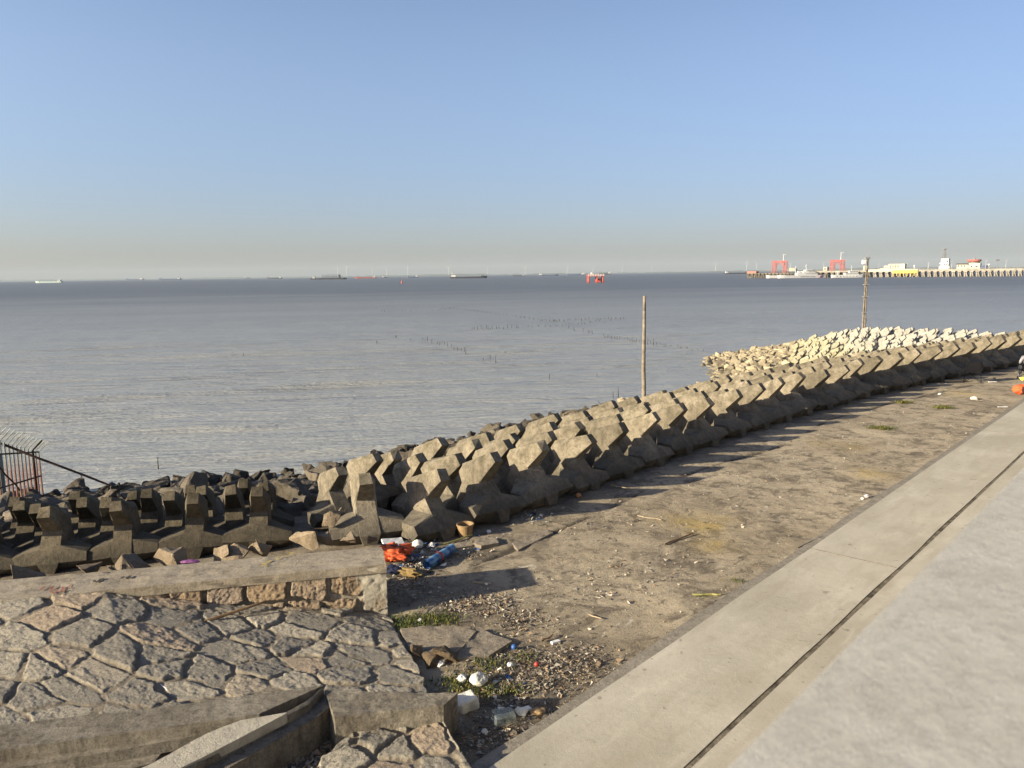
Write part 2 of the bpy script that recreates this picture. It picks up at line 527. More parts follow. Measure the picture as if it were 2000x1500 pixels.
def make_ground():
    xs = axis([(-60, -14, 2.0), (-14, -3, 0.35), (-3, 8, 0.045), (8, 20, 0.12), (20, 36, 0.5), (36, 90, 3)])
    ys = axis([(-40, 4, 2.0), (4, 5.5, 0.2), (5.5, 16, 0.045), (16, 30, 0.11), (30, 60, 0.5), (60, 100, 3)])
    X, Y = np.meshgrid(xs, ys)
    Z = base_z(X, Y)
    d = edge_dist(X, Y)
    land = sstep(0.6, -0.2, d)
    grit = np.zeros_like(X)
    for px, py, r, k in ((960, 1340, 0.55, 1), (1010, 1390, 0.6, 1), (1060, 1310, 0.5, 0.9), (920, 1280, 0.5, 0.9), (900, 1190, 0.5, 0.85), (790, 1170, 0.6, 1), (980, 1440, 0.6, 1),
                         (1130, 1280, 0.5, 0.7), (800, 1110, 0.6, 1), (900, 1150, 0.6, 0.6), (1020, 1060, 0.4, 0.7), (950, 1075, 0.4, 0.6), (700, 1450, 1.2, 1), (1000, 1200, 0.35, .6)):
        p = W(px, py, AP)
        grit = np.maximum(grit, k * np.exp(-((X - p.x) ** 2 + (Y - p.y) ** 2) / r ** 2))
    grit = np.clip(grit * (1.15 + 0.6 * fbm(X * 2.2, Y * 2.2, 0, 4, 40)), 0, 1)
    grit = np.maximum(grit, sstep(0.7, 0.1, -d) * (0.7 + 0.3 * fbm(X * 3, Y * 3, 0, 3, 44)))
    grit = np.maximum(grit, sstep(0.3, 1.2, d))
    jd = poly_dist(X, Y, JOINT) + 0.05 * fbm(X * 1.7, Y * 1.7, 0, 4, 5)
    jmask = sstep(0.085, 0.02, jd) * sstep(-0.35, 0.25, fbm(X * 0.9, Y * 0.9, 0, 3, 9) + 0.25)
    ochre = np.zeros_like(X)
    for px, py, r, k in ((1365, 1022, 0.55, 0.95), (1395, 1066, 0.35, 0.55), (1700, 925, 0.5, 0.5), (1640, 870, 0.7, 0.35), (1880, 770, 0.8, 0.4)):
        p = W(px, py, AP)
        ochre = np.maximum(ochre, k * np.exp(-((X - p.x) ** 2 + (Y - p.y) ** 2) / r ** 2))
    ochre = np.clip(ochre * (1 + 0.8 * fbm(X * 2.5, Y * 2.5, 0, 4, 70)), 0, 1)
    wet = sstep(0.42, 0.0, Z) * sstep(2, 5, d)
    Z = Z + 0.018 * fbm(X * 0.8, Y * 0.8, 0, 3, 3) * land
    Z = Z + grit * land * (0.014 * fbm(X * 9, Y * 9, 0, 3, 15) + 0.02 * fbm(X * 2.5, Y * 2.5, 0, 2, 16))
    Z = Z - 0.03 * jmask * land + 0.006 * fbm(X * 7, Y * 7, 0, 3, 21) * land
    # broken slab patch by the wall's foot, and a step up where the old slab edge survives
    o = link('ground', grid_mesh('ground', X, Y, Z, dict(grit=grit, joint=jmask, ochre=ochre, wet=wet)), ground_mat())
    tag(o, kind='structure')


def make_sea():
    xs = axis([(-16000, -2000, 2000), (-2000, -200, 150), (-200, -45, 6), (-45, 60, 0.42), (60, 220, 6), (220, 2000, 150), (2000, 16000, 2000)])
    ys = axis([(-60, 16, 8), (16, 75, 0.30), (75, 160, 1.4), (160, 800, 20), (800, 3000, 200), (3000, 15000, 1500)])
    X, Y = np.meshgrid(xs, ys)
    near = sstep(170, 45, np.hypot(X, Y))
    Z = np.zeros_like(X)
    for k, (lam, amp, ang) in enumerate(((5.2, 0.030, 15), (3.3, 0.026, 12), (2.3, 0.015, 20), (1.5, 0.008, 8), (8.5, 0.030, 17))):
        a = R(ang)
        u, v = X * math.cos(a) + Y * math.sin(a), -X * math.sin(a) + Y * math.cos(a)
        ph = v * 2 * math.pi / lam + 2.2 * fbm(u * 0.05, v * 0.12, 0, 2, 100 + k)
        env = np.clip(0.55 + 0.9 * fbm(u * 0.09, v * 0.16, 0, 2, 120 + k), 0, 1.6)
        Z = Z + 2.1 * amp * env * (np.sin(ph) + 0.25 * np.sin(2 * ph + 1.0))
    Z = Z * near
    o = link('sea', grid_mesh('sea', X, Y, Z), M_WATER)
    tag(o, kind='structure')


make_ground()
make_sea()


# ------------------------------------------------------------------ words
ONES = 'zeroth first second third fourth fifth sixth seventh eighth ninth tenth eleventh twelfth thirteenth fourteenth fifteenth sixteenth seventeenth eighteenth nineteenth'.split()
TENS = {2: ('twentieth', 'twenty'), 3: ('thirtieth', 'thirty'), 4: ('fortieth', 'forty'), 5: ('fiftieth', 'fifty')}


def ordn(n):
    if n < 20: return ONES[n]
    t, o = divmod(n, 10)
    return TENS[t][0] if o == 0 else TENS[t][1] + '-' + ONES[o]


# ------------------------------------------------------------------ armour units
def unit_mesh(name, seed, mat):
    rr = random.Random(seed)
    j = lambda: rr.uniform(-0.012, 0.012)
    y0 = -0.16

    def sym(pts):
        out = []
        for x, y, z in pts:
            for sx in (-1, 1):
                out.append((sx * x + j(), y0 + y + j(), z + j()))
                out.append((sx * x + j(), y0 - y + j(), z + j()))
        return out
    top = hull([(sx * x + j(), y0 + y + j(), z + j()) for sx in (-1, 1) for x, y, z in (
        (0.082, 0.38, 1.12), (0.088, 0.51, 0.97), (0.142, 0.14, 0.655), (0.142, 0.12, 0.55), (0.178, 0.05, 0.87), (0.185, 0.0, 0.46),
        (0.178, -0.12, 0.83), (0.185, -0.14, 0.46), (0.09, -0.32, 0.86), (0.10, -0.40, 0.72), (0.15, -0.26, 0.56))])
    bot = hull([(sx * x + j(), y0 + y + j(), z + j()) for sx in (-1, 1) for x, y, z in (
        (0.145, 0.145, 0.665), (0.155, 0.60, 0.205), (0.078, 0.635, 0.02), (0.095, 0.46, -0.02), (0.19, 0.0, 0.0), (0.182, -0.03, 0.60),
        (0.16, -0.24, 0.53), (0.15, -0.44, 0.20), (0.12, -0.46, 0.0))])
    arm = hull([(sx * x + j(), y0 + y + j(), z + j()) for sx in (-1, 1) for x, y, z in (
        (0.08, 0.37, 0.445), (0.08, 0.59, 0.212), (0.08, 0.46, -0.01), (0.565, 0.475, 0.315), (0.565, 0.58, 0.200), (0.565, 0.44, 0.075),
        (0.08, -0.16, 0.42), (0.08, -0.16, 0.02), (0.565, 0.16, 0.30), (0.565, 0.16, 0.09))])
    obs = []
    for b in (top, bot, arm):
        obs.append(link('temporary', bm_mesh(b, 'temporary')))
    for k in (1, 2):
        md = obs[0].modifiers.new('u', 'BOOLEAN'); md.operation = 'UNION'; md.object = obs[k]; md.solver = 'EXACT'
    md = obs[0].modifiers.new('b', 'BEVEL'); md.width = 0.013; md.segments = 2; md.limit_method = 'ANGLE'; md.angle_limit = R(14)
    me = ev_mesh(obs[0], name)
    for o in obs: bpy.data.objects.remove(o)
    me.materials.clear(); me.materials.append(mat)
    for p in me.polygons: p.use_smooth = False
    return me


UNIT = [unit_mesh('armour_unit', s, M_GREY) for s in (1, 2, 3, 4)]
UNITW = [unit_mesh('pale_unit', s, M_WHITE) for s in (5, 6, 7)]


def walk(line, s):
    for a, b in zip(line[:-1], line[1:]):
        L = (b - a).length
        if s <= L:
            d = (b - a) / L
            return a + d * s, d
        s -= L
    return None, None


def offset_line(line, k):
    out = []
    for i, p in enumerate(line):
        d = (line[min(i + 1, len(line) - 1)] - line[max(i - 1, 0)]).normalized()
        out.append(p + Vector((-d.y, d.x)) * k)
    return out


def put_unit(p, d, z, label, group, sc, me, jr=4.0, jt=3.0, yaw=0.0):
    n = Vector((d.y, -d.x))
    o = link('armour_unit', me)
    rr = random.uniform
    o.rotation_euler = (R(rr(-jt, jt)), R(rr(-jt, jt)), math.atan2(n.y, n.x) - math.pi / 2 + R(yaw + rr(-jr, jr)))
    o.location = (p.x - n.x * 0.45 * sc, p.y - n.y * 0.45 * sc, z)
    o.scale = (sc, sc, sc)
    tag(o, label, 'armour unit', group)
    return o


ROWS = ('front row', 'second row', 'third row', 'rear row')
RIGHT_UNITS = []
for k in range(4):
    line = offset_line(RIGHT_LINE, 1.03 * k)
    if k: line = line[1:]
    s, i = (0.2 + 1.0 * k) % 1.365 + 0.02, 0
    while True:
        p, d = walk(line, s)
        if p is None or p.x > 28 + k: break
        i += 1
        # smooth the heading
        p2, d2 = walk(line, s + 1.2)
        if d2: d = (d + d2).normalized()
        if k and p.x < -3.4: s += 1.3; continue
        big = 1.14 + 0.17 * max(0.0, min(1.0, (p.x - 4) / 11))      # the far run is cast to a larger size
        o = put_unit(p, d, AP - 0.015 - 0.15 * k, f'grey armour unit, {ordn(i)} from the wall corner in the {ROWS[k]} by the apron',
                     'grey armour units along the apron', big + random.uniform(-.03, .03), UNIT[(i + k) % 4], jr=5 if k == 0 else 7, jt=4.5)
        o.location.z += random.uniform(-.05, .03)
        RIGHT_UNITS.append(o)
        s += 1.365 * big / 1.14 * 0.985 + random.uniform(-0.06, 0.06)
LEFT_N = {}
for k in range(4):
    line = offset_line(list(reversed([p.copy() for p in LEFT_LINE[1:-1]])), -0.95 * k)
    s, i = (0.0 if k == 0 else (-0.05 + 0.5 * (k % 2))), 0
    if k >= 1: s = max(0.02, s)
    while True:
        p, d = walk(line, s + 1e-4)
        if p is None: break
        i += 1
        d = -d
        o = put_unit(p, d, AP - 0.02 - 0.19 * k, f'shade-darkened armour unit behind the wall, {ordn(i)} from the wall end in its {ROWS[k]}',
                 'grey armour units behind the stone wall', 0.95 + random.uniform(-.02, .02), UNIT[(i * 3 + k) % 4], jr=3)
        o.color = (0.64, 0.615, 0.56, 1)  # same concrete, tinted darker to paint in the shade on this run
        s += 1.02 + random.uniform(-0.03, 0.03)
# infill between the two runs
for (x, y, yw, lb) in ((-3.15, 13.6, 10, 'grey armour unit wedged at the bend between both runs of units'),
                       (-2.75, 14.7, 18, 'small grey armour unit at the bend, nearest the dark boulders')):
    put_unit(Vector((x, y)), Vector((0.85, 0.5)), AP - 0.12, lb, 'grey armour units along the apron', 1.0, UNIT[1], yaw=yw)

# pale units heaped on the spit
sp = []
CREST = [Vector((32.5, 35.6)), Vector((29.4, 39.6)), Vector((28.2, 42.0)), Vector((27.0, 44.7)), Vector((25.6, 47.5)), Vector((23.9, 50.7)), Vector((22.6, 53.0)), Vector((21.0, 55.2))]
NROW = 16
cnt = 0
for r in range(NROW):
    line = offset_line(CREST, -0.8 + r * 0.76)
    s, i = 0.1 + 0.5 * (r % 2), 0
    while True:
        p, d = walk(line, s)
        if p is None: break
        s += 0.78 + random.uniform(-0.05, 0.05)
        x, y = p.x + random.uniform(-.1, .1), p.y + random.uniform(-.1, .1)
        ed = float(edge_dist(np.array([x]), np.array([y]))[0])
        z = gz(x, y)
        if ed < 3.7 or z < 0.35 or x / y > 0.75 or x < 15.3 + (y - 41.6) * 0.36 + 0.3 * math.sin(y * 3) or (p - CREST[0]).length < 1.0: continue
        edge = x - (15.3 + (y - 41.6) * 0.36)
        z -= 0.55 * max(0.0, 1 - edge / 4.0)
        if z < -0.1: continue
        i += 1; cnt += 1
        n = Vector((d.y, -d.x))
        o = link('armour_unit', UNITW[(i + r) % 3])
        o.rotation_euler = (R(random.uniform(-16, 4)), R(random.uniform(-9, 9)), R(-152 + random.uniform(-12, 12)))
        o.location = (x, y, z + random.uniform(-0.10, 0.08))
        sc = 0.66 + random.uniform(-.03, .05)
        o.scale = (sc, sc * 0.9, sc * 1.28)
        yel = max(0.0, min(1.0, (1.15 - z) / 0.45)) * random.uniform(0.6, 1.0)
        o.color = (1.0 - 0.06 * yel, 1.0 - 0.10 * yel, 1.0 - 0.34 * yel, 1)
        tone = 'yellow-stained' if yel > 0.45 else 'white'
        tag(o, f'{tone} spit armour unit, {ordn(i)} from the land end, {ordn(r + 1)} row from the crest',
            'armour unit', 'pale armour units heaped on the spit')
print('pale units', cnt)


# ------------------------------------------------------------------ rocks
def rock_mesh(name, seed, mat, n=11, rough=0.05):
    rr = random.Random(seed)
    pts = []
    for _ in range(n):
        v = Vector((rr.gauss(0, 1), rr.gauss(0, 1), rr.gauss(0, 1))).normalized()
        m = max(abs(v.x), abs(v.y), abs(v.z))
        v = v.lerp(v / m, rr.uniform(0.3, 0.9)) * rr.uniform(0.8, 1.0)
        pts.append((v.x * 0.5, v.y * 0.42, v.z * 0.34))
    bm = hull(pts)
    bmesh.ops.bevel(bm, geom=bm.edges[:], offset=0.022, segments=1, affect='EDGES')
    roughen(bm, 0.16, rough, 3.5, seed, 3)
    me = bm_mesh(bm, name)
    me.materials.append(mat)
    return me


ROCK = [rock_mesh('boulder', 100 + s, M_ROCK, 9 + s % 5) for s in range(12)]
cand = []
grid = {}


def try_rock(x, y, r, tight=0.70):
    cx, cy = int(x // 1.2), int(y // 1.2)
    for a in (-1, 0, 1):
        for b in (-1, 0, 1):
            for (qx, qy, qr) in grid.get((cx + a, cy + b), ()):
                if math.hypot(x - qx, y - qy) < tight * (r + qr): return False
    grid.setdefault((cx, cy), []).append((x, y, r))
    return True


def scatter(n, gen):
    P = np.array([gen() for _ in range(n)])
    dd = edge_dist(P[:, 0], P[:, 1]); zz = base_z(P[:, 0], P[:, 1])
    return P, dd, zz


dark, pale = [], []
P, dd, zz = scatter(16000, lambda: (random.uniform(-20, 14), random.uniform(11, 46)))
for (x, y), d, z in zip(P, dd, zz):
    if d < 3.6 or z < -0.02 or d > 16: continue
    if abs(x / y) > 0.76: continue
    if y > 36 and x > 8.0: continue
    r = random.choice((0.24, 0.3, 0.36, 0.42, 0.5)) * random.uniform(0.85, 1.1)
    if z < 0.25: r *= 0.75
    if try_rock(x, y, r): dark.append((x, y, z, r, d))
grid = {}
P, dd, zz = scatter(9000, lambda: (random.uniform(9.5, 24), random.uniform(31, 57)))
for (x, y), d, z in zip(P, dd, zz):
    if d < 3.9 or z < -0.35: continue
    if x > 15.6 + (y - 41.6) * 0.36: continue
    r = random.choice((0.22, 0.26, 0.3, 0.36)) * random.uniform(0.85, 1.1)
    if try_rock(x, y, r, 0.62): pale.append((x, y, z, r, d))
print('dark', len(dark), 'pale', len(pale))


def rock_transform(x, y, z, r):
    s = r * 2 * 1.18
    e = Euler((R(random.uniform(-25, 25)), R(random.uniform(-25, 25)), random.uniform(0, 6.28)))
    return Matrix.LocRotScale(Vector((x, y, z + r * random.uniform(0.12, 0.42))), e, Vector((s, s * random.uniform(0.8, 1.1), s * random.uniform(0.75, 1.2))))


def heap(lst, base_col, name, cat, group, stuffname, labeler, keep=285):
    lst.sort(key=lambda q: -(q[3] / math.hypot(q[0], q[1])) if q[2] > -0.3 else 0)
    rest = []
    for i, (x, y, z, r, d) in enumerate(lst):
        M = rock_transform(x, y, z, r)
        if i < keep:
            o = link(name, ROCK[i % 12])
            o.matrix_world = M
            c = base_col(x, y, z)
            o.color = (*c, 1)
            tag(o, labeler(i, x, y, z, r, d), cat, group)
        else: rest.append(M)
    if rest:
        V, Fc, off = [], [], 0
        src = [(np.array([v.co[:] for v in m.vertices]), [tuple(p.vertices) for p in m.polygons]) for m in ROCK]
        for i, M in enumerate(rest):
            a, f = src[i % 12]
            A = np.array(M)
            V.append(a @ A[:3, :3].T + A[:3, 3])
            Fc += [tuple(k + off for k in q) for q in f]
            off += len(a)
        me = bpy.data.meshes.new(stuffname)
        me.from_pydata(np.concatenate(V).tolist(), [], Fc)
        o = link(stuffname, me, M_ROCK)
        o.color = (*base_col(*lst[keep][:3]), 1)
        tag(o, kind='stuff')


def front_index(x, y):
    best, bi, side = 1e9, 0, ''
    for o in RIGHT_UNITS[:26]:
        q = math.hypot(o.location.x - x, o.location.y - y)
        if q < best: best, bi = q, RIGHT_UNITS.index(o) + 1
    return bi


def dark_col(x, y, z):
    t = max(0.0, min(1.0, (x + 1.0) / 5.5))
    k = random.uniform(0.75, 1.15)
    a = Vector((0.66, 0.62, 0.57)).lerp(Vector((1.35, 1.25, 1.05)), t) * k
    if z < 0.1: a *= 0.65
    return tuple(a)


SZ = ((0.27, 'small'), (0.36, 'medium'), (0.46, 'large'), (9, 'very large'))
seen_lb = {}


def dark_label(i, x, y, z, r, d):
    sz = next(n for v, n in SZ if r < v)
    band = 'at the waterline' if z < 0.22 else ('halfway down the bank' if d < 8 and d > 5.4 else ('high on the bank' if d <= 5.4 else 'low on the bank'))
    tone = 'tan' if x > 2.0 else 'dark'
    if x < -3.0:
        k = int((-3.0 - x) / 1.05) + 1
        w = f'behind the {ordn(k)} unit from the wall end'
    else:
        w = f'behind the {ordn(front_index(x, y))} apron unit'
    s = f'{sz} {tone} boulder {band}, {w}'
    n = seen_lb[s] = seen_lb.get(s, 0) + 1
    s = s if n == 1 else f'{("another", "further", "extra", "spare")[min(n, 5) - 2]} {s}'
    return s.replace('very large', 'huge').replace('twenty-', 'twenty ') if len(s.replace('-', ' ').split()) <= 16 else s.replace(' on the bank,', ',').replace('very large', 'huge')


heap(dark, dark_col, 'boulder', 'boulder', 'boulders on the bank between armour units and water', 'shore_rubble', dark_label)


def pale_label(i, x, y, z, r, d):
    sz = next(n for v, n in SZ if r < v)
    band = 'at the water edge' if z < 0.3 else ('on the low shoulder' if z < 0.62 else 'below the pale units')
    k = int(math.hypot(x - 14, y - 53) / 1.0) + 1
    s = f'{sz} beige stone {band}, {ordn(k)} metre from the spit tip'
    n = seen_lb[s] = seen_lb.get(s, 0) + 1
    return s if n == 1 else f'{("another", "further", "extra", "spare")[min(n, 5) - 2]} {s}'


heap(pale, lambda x, y, z: tuple(Vector((1.85, 1.74, 1.42)) * random.uniform(0.8, 1.1) * (0.6 if z < 0.05 else 1)), 'rubble_stone', 'stone', 'rubble stones at the foot of the spit',
     'spit_rubble', pale_label)

# ------------------------------------------------------------------ stone wall, pitched slope and the old steps at its foot
def voronoi(U, V, seeds, wu, wv):
    """nearest seed index and distance to the cell border, in metres"""
    P = np.stack([U.ravel() * wu, V.ravel() * wv], 1)
    S = seeds * np.array([wu, wv])
    n = len(P)
    idx = np.empty(n, int); ed = np.empty(n)
    for a in range(0, n, 20000):
        d = ((P[a:a + 20000, None, :] - S[None]) ** 2).sum(-1)
        o = np.argpartition(d, 3, axis=1)[:, :4]
        dv = np.take_along_axis(d, o, 1)
        k = np.argsort(dv, 1)
        o = np.take_along_axis(o, k, 1); dv = np.take_along_axis(dv, k, 1)
        i0 = o[:, 0]
        e = np.full(len(i0), 9.0)
        for q in (1, 2, 3):
            iq = o[:, q]
            L = np.sqrt(((S[i0] - S[iq]) ** 2).sum(1)) + 1e-9
            e = np.minimum(e, (dv[:, q] - dv[:, 0]) / (2 * L))
        idx[a:a + 20000] = i0; ed[a:a + 20000] = e
    return idx.reshape(U.shape), ed.reshape(U.shape)


def jitter_seeds(lu, lv, su, sv, jit, seed):
    r = np.random.default_rng(seed)
    out = []
    rows = int(math.ceil(lv / sv)) + 1
    for b in range(-1, rows):
        cols = int(math.ceil(lu / su)) + 2
        for a in range(-1, cols):
            out.append(((a + 0.5 * (b % 2)) * su + r.uniform(-jit, jit) * su, (b + 0.5) * sv + r.uniform(-jit, jit) * sv))
    return np.array(out)


def stone_height(U, V, seeds, gap, hmin, hmax, seed, warp=0.035, rough=0.0075):
    r = np.random.default_rng(seed)
    u2 = U + warp * fbm(U * 5, V * 5, 0, 3, seed)
    v2 = V + warp * fbm(U * 5, V * 5, 3.3, 3, seed + 9)
    idx, ed = voronoi(u2, v2, seeds, 1.0, 1.0)
    n = len(seeds)
    h = r.uniform(hmin, hmax, n)[idx]
    tx, ty = r.uniform(-.07, .07, n)[idx], r.uniform(-.06, .06, n)[idx]
    cu, cv = seeds[idx, 0], seeds[idx, 1]
    g = gap * (0.55 + 0.9 * r.random(n)[idx])
    m = sstep(g * 0.75, g * 0.75 + 0.014, ed + 0.012 * fbm(U * 16, V * 16, 0, 3, seed + 3))
    top = h + tx * (U - cu) + ty * (V - cv) + rough * fbm(U * 9, V * 9, idx * 3.7, 4, seed + 5) + rough * 0.9 * np.abs(fbm(U * 13, V * 13, idx * 1.9, 3, seed + 6)) + rough * 0.35 * fbm(U * 45, V * 45, 0, 2, seed + 8)
    mort = 0.010 * fbm(U * 4, V * 4, 0, 4, seed + 7) + 0.004 * fbm(U * 20, V * 20, 0, 3, seed + 17)
    return mort * (1 - m) + np.maximum(top, 0.008) * m, m, r.random(n)[idx]


def pitched(name, c00, c10, c01, c11, seed, su, sv, res, label, cat, skirt=0.6, gap=0.05, hmin=0.025, hmax=0.07, curve=None, warp=0.03):
    """c00 left-front, c10 right-front, c01 left-back, c11 right-back"""
    lu = ((c10 - c00).length + (c11 - c01).length) / 2; lv = ((c01 - c00).length + (c11 - c10).length) / 2
    nu, nv = int(lu / res), int(lv / res)
    A, B = np.meshgrid(np.linspace(0, 1, nu), np.linspace(0, 1, nv))
    P = [(1 - A) * (1 - B) * c00[i] + A * (1 - B) * c10[i] + (1 - A) * B * c01[i] + A * B * c11[i] for i in range(3)]
    if curve is not None: P[2] = P[2] + curve(A, B)
    U, V = A * lu, B * lv
    H, m, rn = stone_height(U, V, jitter_seeds(lu, lv, su, sv, 0.41, seed), gap, hmin, hmax, seed, warp=warp)
    P[2] = P[2] + H + 0.02 * fbm(U * 0.9, V * 0.9, 0, 2, seed + 30)
    # ragged right edge, then a skirt down to the soil
    wob = 0.035 * fbm(V[:, -1] * 3, V[:, -1] * 0, 0, 3, seed + 31)
    k = A ** 6
    e = (c11 - c01).normalized()
    P[0] = P[0] + k * wob[:, None] * e.x; P[1] = P[1] + k * wob[:, None] * e.y

    def pad(Q, dz=0.0, lo=False):
        q = np.pad(Q, 1, mode='edge')
        if lo:
            q[0] -= dz; q[-1] -= dz; q[1:-1, 0] -= dz; q[1:-1, -1] -= dz
        return q
    X, Y, Z, mm, rr = pad(P[0]), pad(P[1]), pad(P[2], skirt, True), pad(m), pad(rn)
    o = link(name, grid_mesh(name, X, Y, Z, dict(stone=mm, rnd=rr)), M_PITCH)
    return tag(o, label, cat)


TOPZ = AP + 0.72
wb0, wb1 = W(-130, 1145, TOPZ), W(731, 1068, TOPZ)          # back edge of the coping
wf1 = W(738, 1104, TOPZ)
wdir = (wb1 - wb0).normalized(); wn = Vector((wdir.y, -wdir.x, 0))   # wn points to the viewer's side
WL = (wb1 - wb0).length
WT = 0.70
wf0 = wb0 + wn * WT; wf1 = wb1 + wn * WT + wdir * 0.12
# the slope runs from the beam up to the wall's face
c11 = wf1 + wn * 0.02 + wdir * 0.02; c11.z = AP + 0.02
c01 = wf0 + wn * 0.0 - wdir * 0.1; c01.z = TOPZ - 0.02
c10 = W(842, 1366, AP + 0.10)
c00 = W(-110, 1452, AP + 0.30)


def sag(A, B):
    '''the slope's upper edge stays level with the coping, then falls away towards the apron'''
    want = (TOPZ - 0.02) - (TOPZ - 0.02 - AP - 0.02) * np.clip((A - 0.40) / 0.60, 0, 1) ** 0.85
    lin = (TOPZ - 0.02) * (1 - A) + (AP + 0.02) * A
    return (want - lin) * B ** 1.5


pitched('stone_slope', c00, c10, c01, c11, 51, 0.56, 0.40, 0.0125, 'rough stone slope set in mortar between the wall and the old kerbs', 'stone slope', gap=0.034, hmin=0.004, hmax=0.026, curve=sag, warp=0.03)

wall = empty('stone_wall', (wb1.x, wb1.y, AP), 'low stone wall with a flat concrete coping and a plastered end', 'wall')


def place_in(o, root):
    o.parent = root
    o.matrix_parent_inverse = Matrix.Translation(root.location).inverted() if root.rotation_euler.z == 0 else root.matrix_world.inverted()
    return o


def masonry_face():
    res = 0.0125
    L = WL + 0.12
    nu, nv = int(L / res), int(0.78 / res)
    A, B = np.meshgrid(np.linspace(0, 1, nu), np.linspace(0, 1, nv))
    U, V = A * L, B * 0.78 - 0.10
    r = np.random.default_rng(8)
    seeds = []
    for b, (v, s) in enumerate(((-0.08, .40), (0.17, 0.42), (0.48, 0.50))):
        u = r.uniform(0, .3)
        while u < L + .3:
            seeds.append((u, v + r.uniform(-.025, .025))); u += s * r.uniform(0.72, 1.3)
    H, m, rn = stone_height(U, V, np.array(seeds), 0.022, 0.03, 0.060, 77, warp=0.016, rough=0.011)
    # plaster over the last half metre, ragged
    pl = sstep(L - 0.42, L - 0.30, U + 0.10 * fbm(U * 5, V * 5, 0, 3, 3) - 0.15 * sstep(0.3, 0.0, V))
    pl2 = pl * (1 - 0.9 * np.exp(-(((U - (L - 0.10)) / 0.10) ** 2 + ((V - 0.16) / 0.12) ** 2)))
    H = H * (1 - pl2) + pl2 * (0.045 + 0.012 * fbm(U * 6, V * 6, 0, 3, 4))
    cap = sstep(0.585, 0.61, V + 0.012 * fbm(U * 4, V * 0, 0, 3, 6))
    H = H * (1 - cap) + cap * 0.055
    m = m * (1 - pl2) * (1 - cap)
    o0 = wf0
    X = o0.x + wdir.x * U + wn.x * (H - 0.06); Y = o0.y + wdir.y * U + wn.y * (H - 0.06)
    Z = AP + V + 0.0
    me = grid_mesh('stone_face', X, Y, Z, dict(stone=m, rnd=rn, plaster=pl2))
    return me


def masonry_mat():
    m = M_MASON
    return m


face = place_in(link('stone_face', masonry_face(), M_MASON), wall)
M_PLAST = concrete('pale plaster', (0.46, 0.42, 0.34), (0.26, 0.23, 0.18), (0.56, 0.52, 0.44), world=True, rnd=0, sc=2.4)
# coping slab
bm = bmesh.new()
q0, q1 = wb0 - wdir * 0.0, wb1 + wdir * 0.1
prism(bm, [(q0 + wn * (WT - 0.004))[:2], (wf1)[:2], (wb1 + wdir * 0.10 + wn * 0.02)[:2], (wb0)[:2]], AP + 0.605, TOPZ)
roughen(bm, 0.06, 0.011, 6.0, 5)
place_in(link('coping', bm_mesh(bm, 'coping'), M_COPING), wall)
bm = bmesh.new()
prism(bm, [(wf0 - wn * 0.055)[:2], (wf1 - wn * 0.055 - wdir * 0.01)[:2], (wb1 + wdir * 0.08 + wn * 0.04)[:2], (wb0 + wn * 0.03)[:2]], AP - 0.3, AP + 0.603)
roughen(bm, 0.09, 0.018, 5.0, 6)
place_in(link('wall_core', bm_mesh(bm, 'wall_core'), M_COPING), wall)
# faded paint marks on the coping
def strokes(name, paths, z, width, mat, parent, ragged=0.35):
    bm = bmesh.new()
    for pth in paths:
        pts = [W(px, py, z) for px, py in pth]
        for a, b in zip(pts[:-1], pts[1:]):
            n = max(1, int((b - a).length / 0.03))
            for k in range(n):
                if random.random() < ragged: continue
                p, q = a.lerp(b, k / n), a.lerp(b, (k + 1) / n)
                s = Vector((-(q - p).y, (q - p).x, 0)).normalized() * width * random.uniform(.3, .7)
                bm.faces.new([bm.verts.new(v) for v in (p + s, p - s, q - s, q + s)])
    return place_in(link(name, bm_mesh(bm, name), mat), parent)


M_RED = plain('faded red paint', (0.33, 0.16, 0.12), 0.9, 0.1)
M_YEL = plain('yellow chalk paint', (0.52, 0.42, 0.13), 0.9, 0.1)
M_BLK = plain('black scuffing', (0.09, 0.08, 0.07), 0.9, 0.1)
zc = TOPZ + 0.014
strokes('painted_mark', [[(77, 1153), (88, 1145)], [(96, 1150), (104, 1144), (98, 1155), (108, 1158), (114, 1150)], [(112, 1146), (124, 1147), (118, 1158), (105, 1160)], [(128, 1150), (136, 1144), (141, 1141)], [(120, 1156), (140, 1147)]],
        zc, 0.028, M_RED, wall, 0.3)
strokes('painted_mark', [[(506, 1107), (514, 1104), (522, 1103)], [(512, 1101), (520, 1100)], [(520, 1098), (530, 1095)], [(533, 1094), (543, 1091), (540, 1088)], [(548, 1089), (553, 1087)], [(556, 1086), (566, 1084), (570, 1081)], [(558, 1081), (574, 1079)], [(611, 1089), (617, 1089)]],
        zc, 0.03, M_YEL, wall, 0.35)
strokes('painted_mark', [[(172, 1140), (186, 1137), (198, 1133)], [(176, 1136), (204, 1130)], [(236, 1128), (250, 1127), (262, 1126)], [(244, 1131), (256, 1124)], [(200, 1118), (214, 1117)]], zc, 0.05, M_BLK, wall, 0.55)


def slab(name, pts, z0, mat, label=None, cat=None, parent=None, res=0.09, amp=0.012, freq=6, seed=1):
    """pts = (px, py, ztop)"""
    bm = bmesh.new()
    prism(bm, [tuple(W(*p)) for p in pts], z0, 0)
    if res: roughen(bm, res, amp, freq, seed)
    o = link(name, bm_mesh(bm, name), mat)
    if parent: place_in(o, parent)
    if label: tag(o, label, cat)
    return o


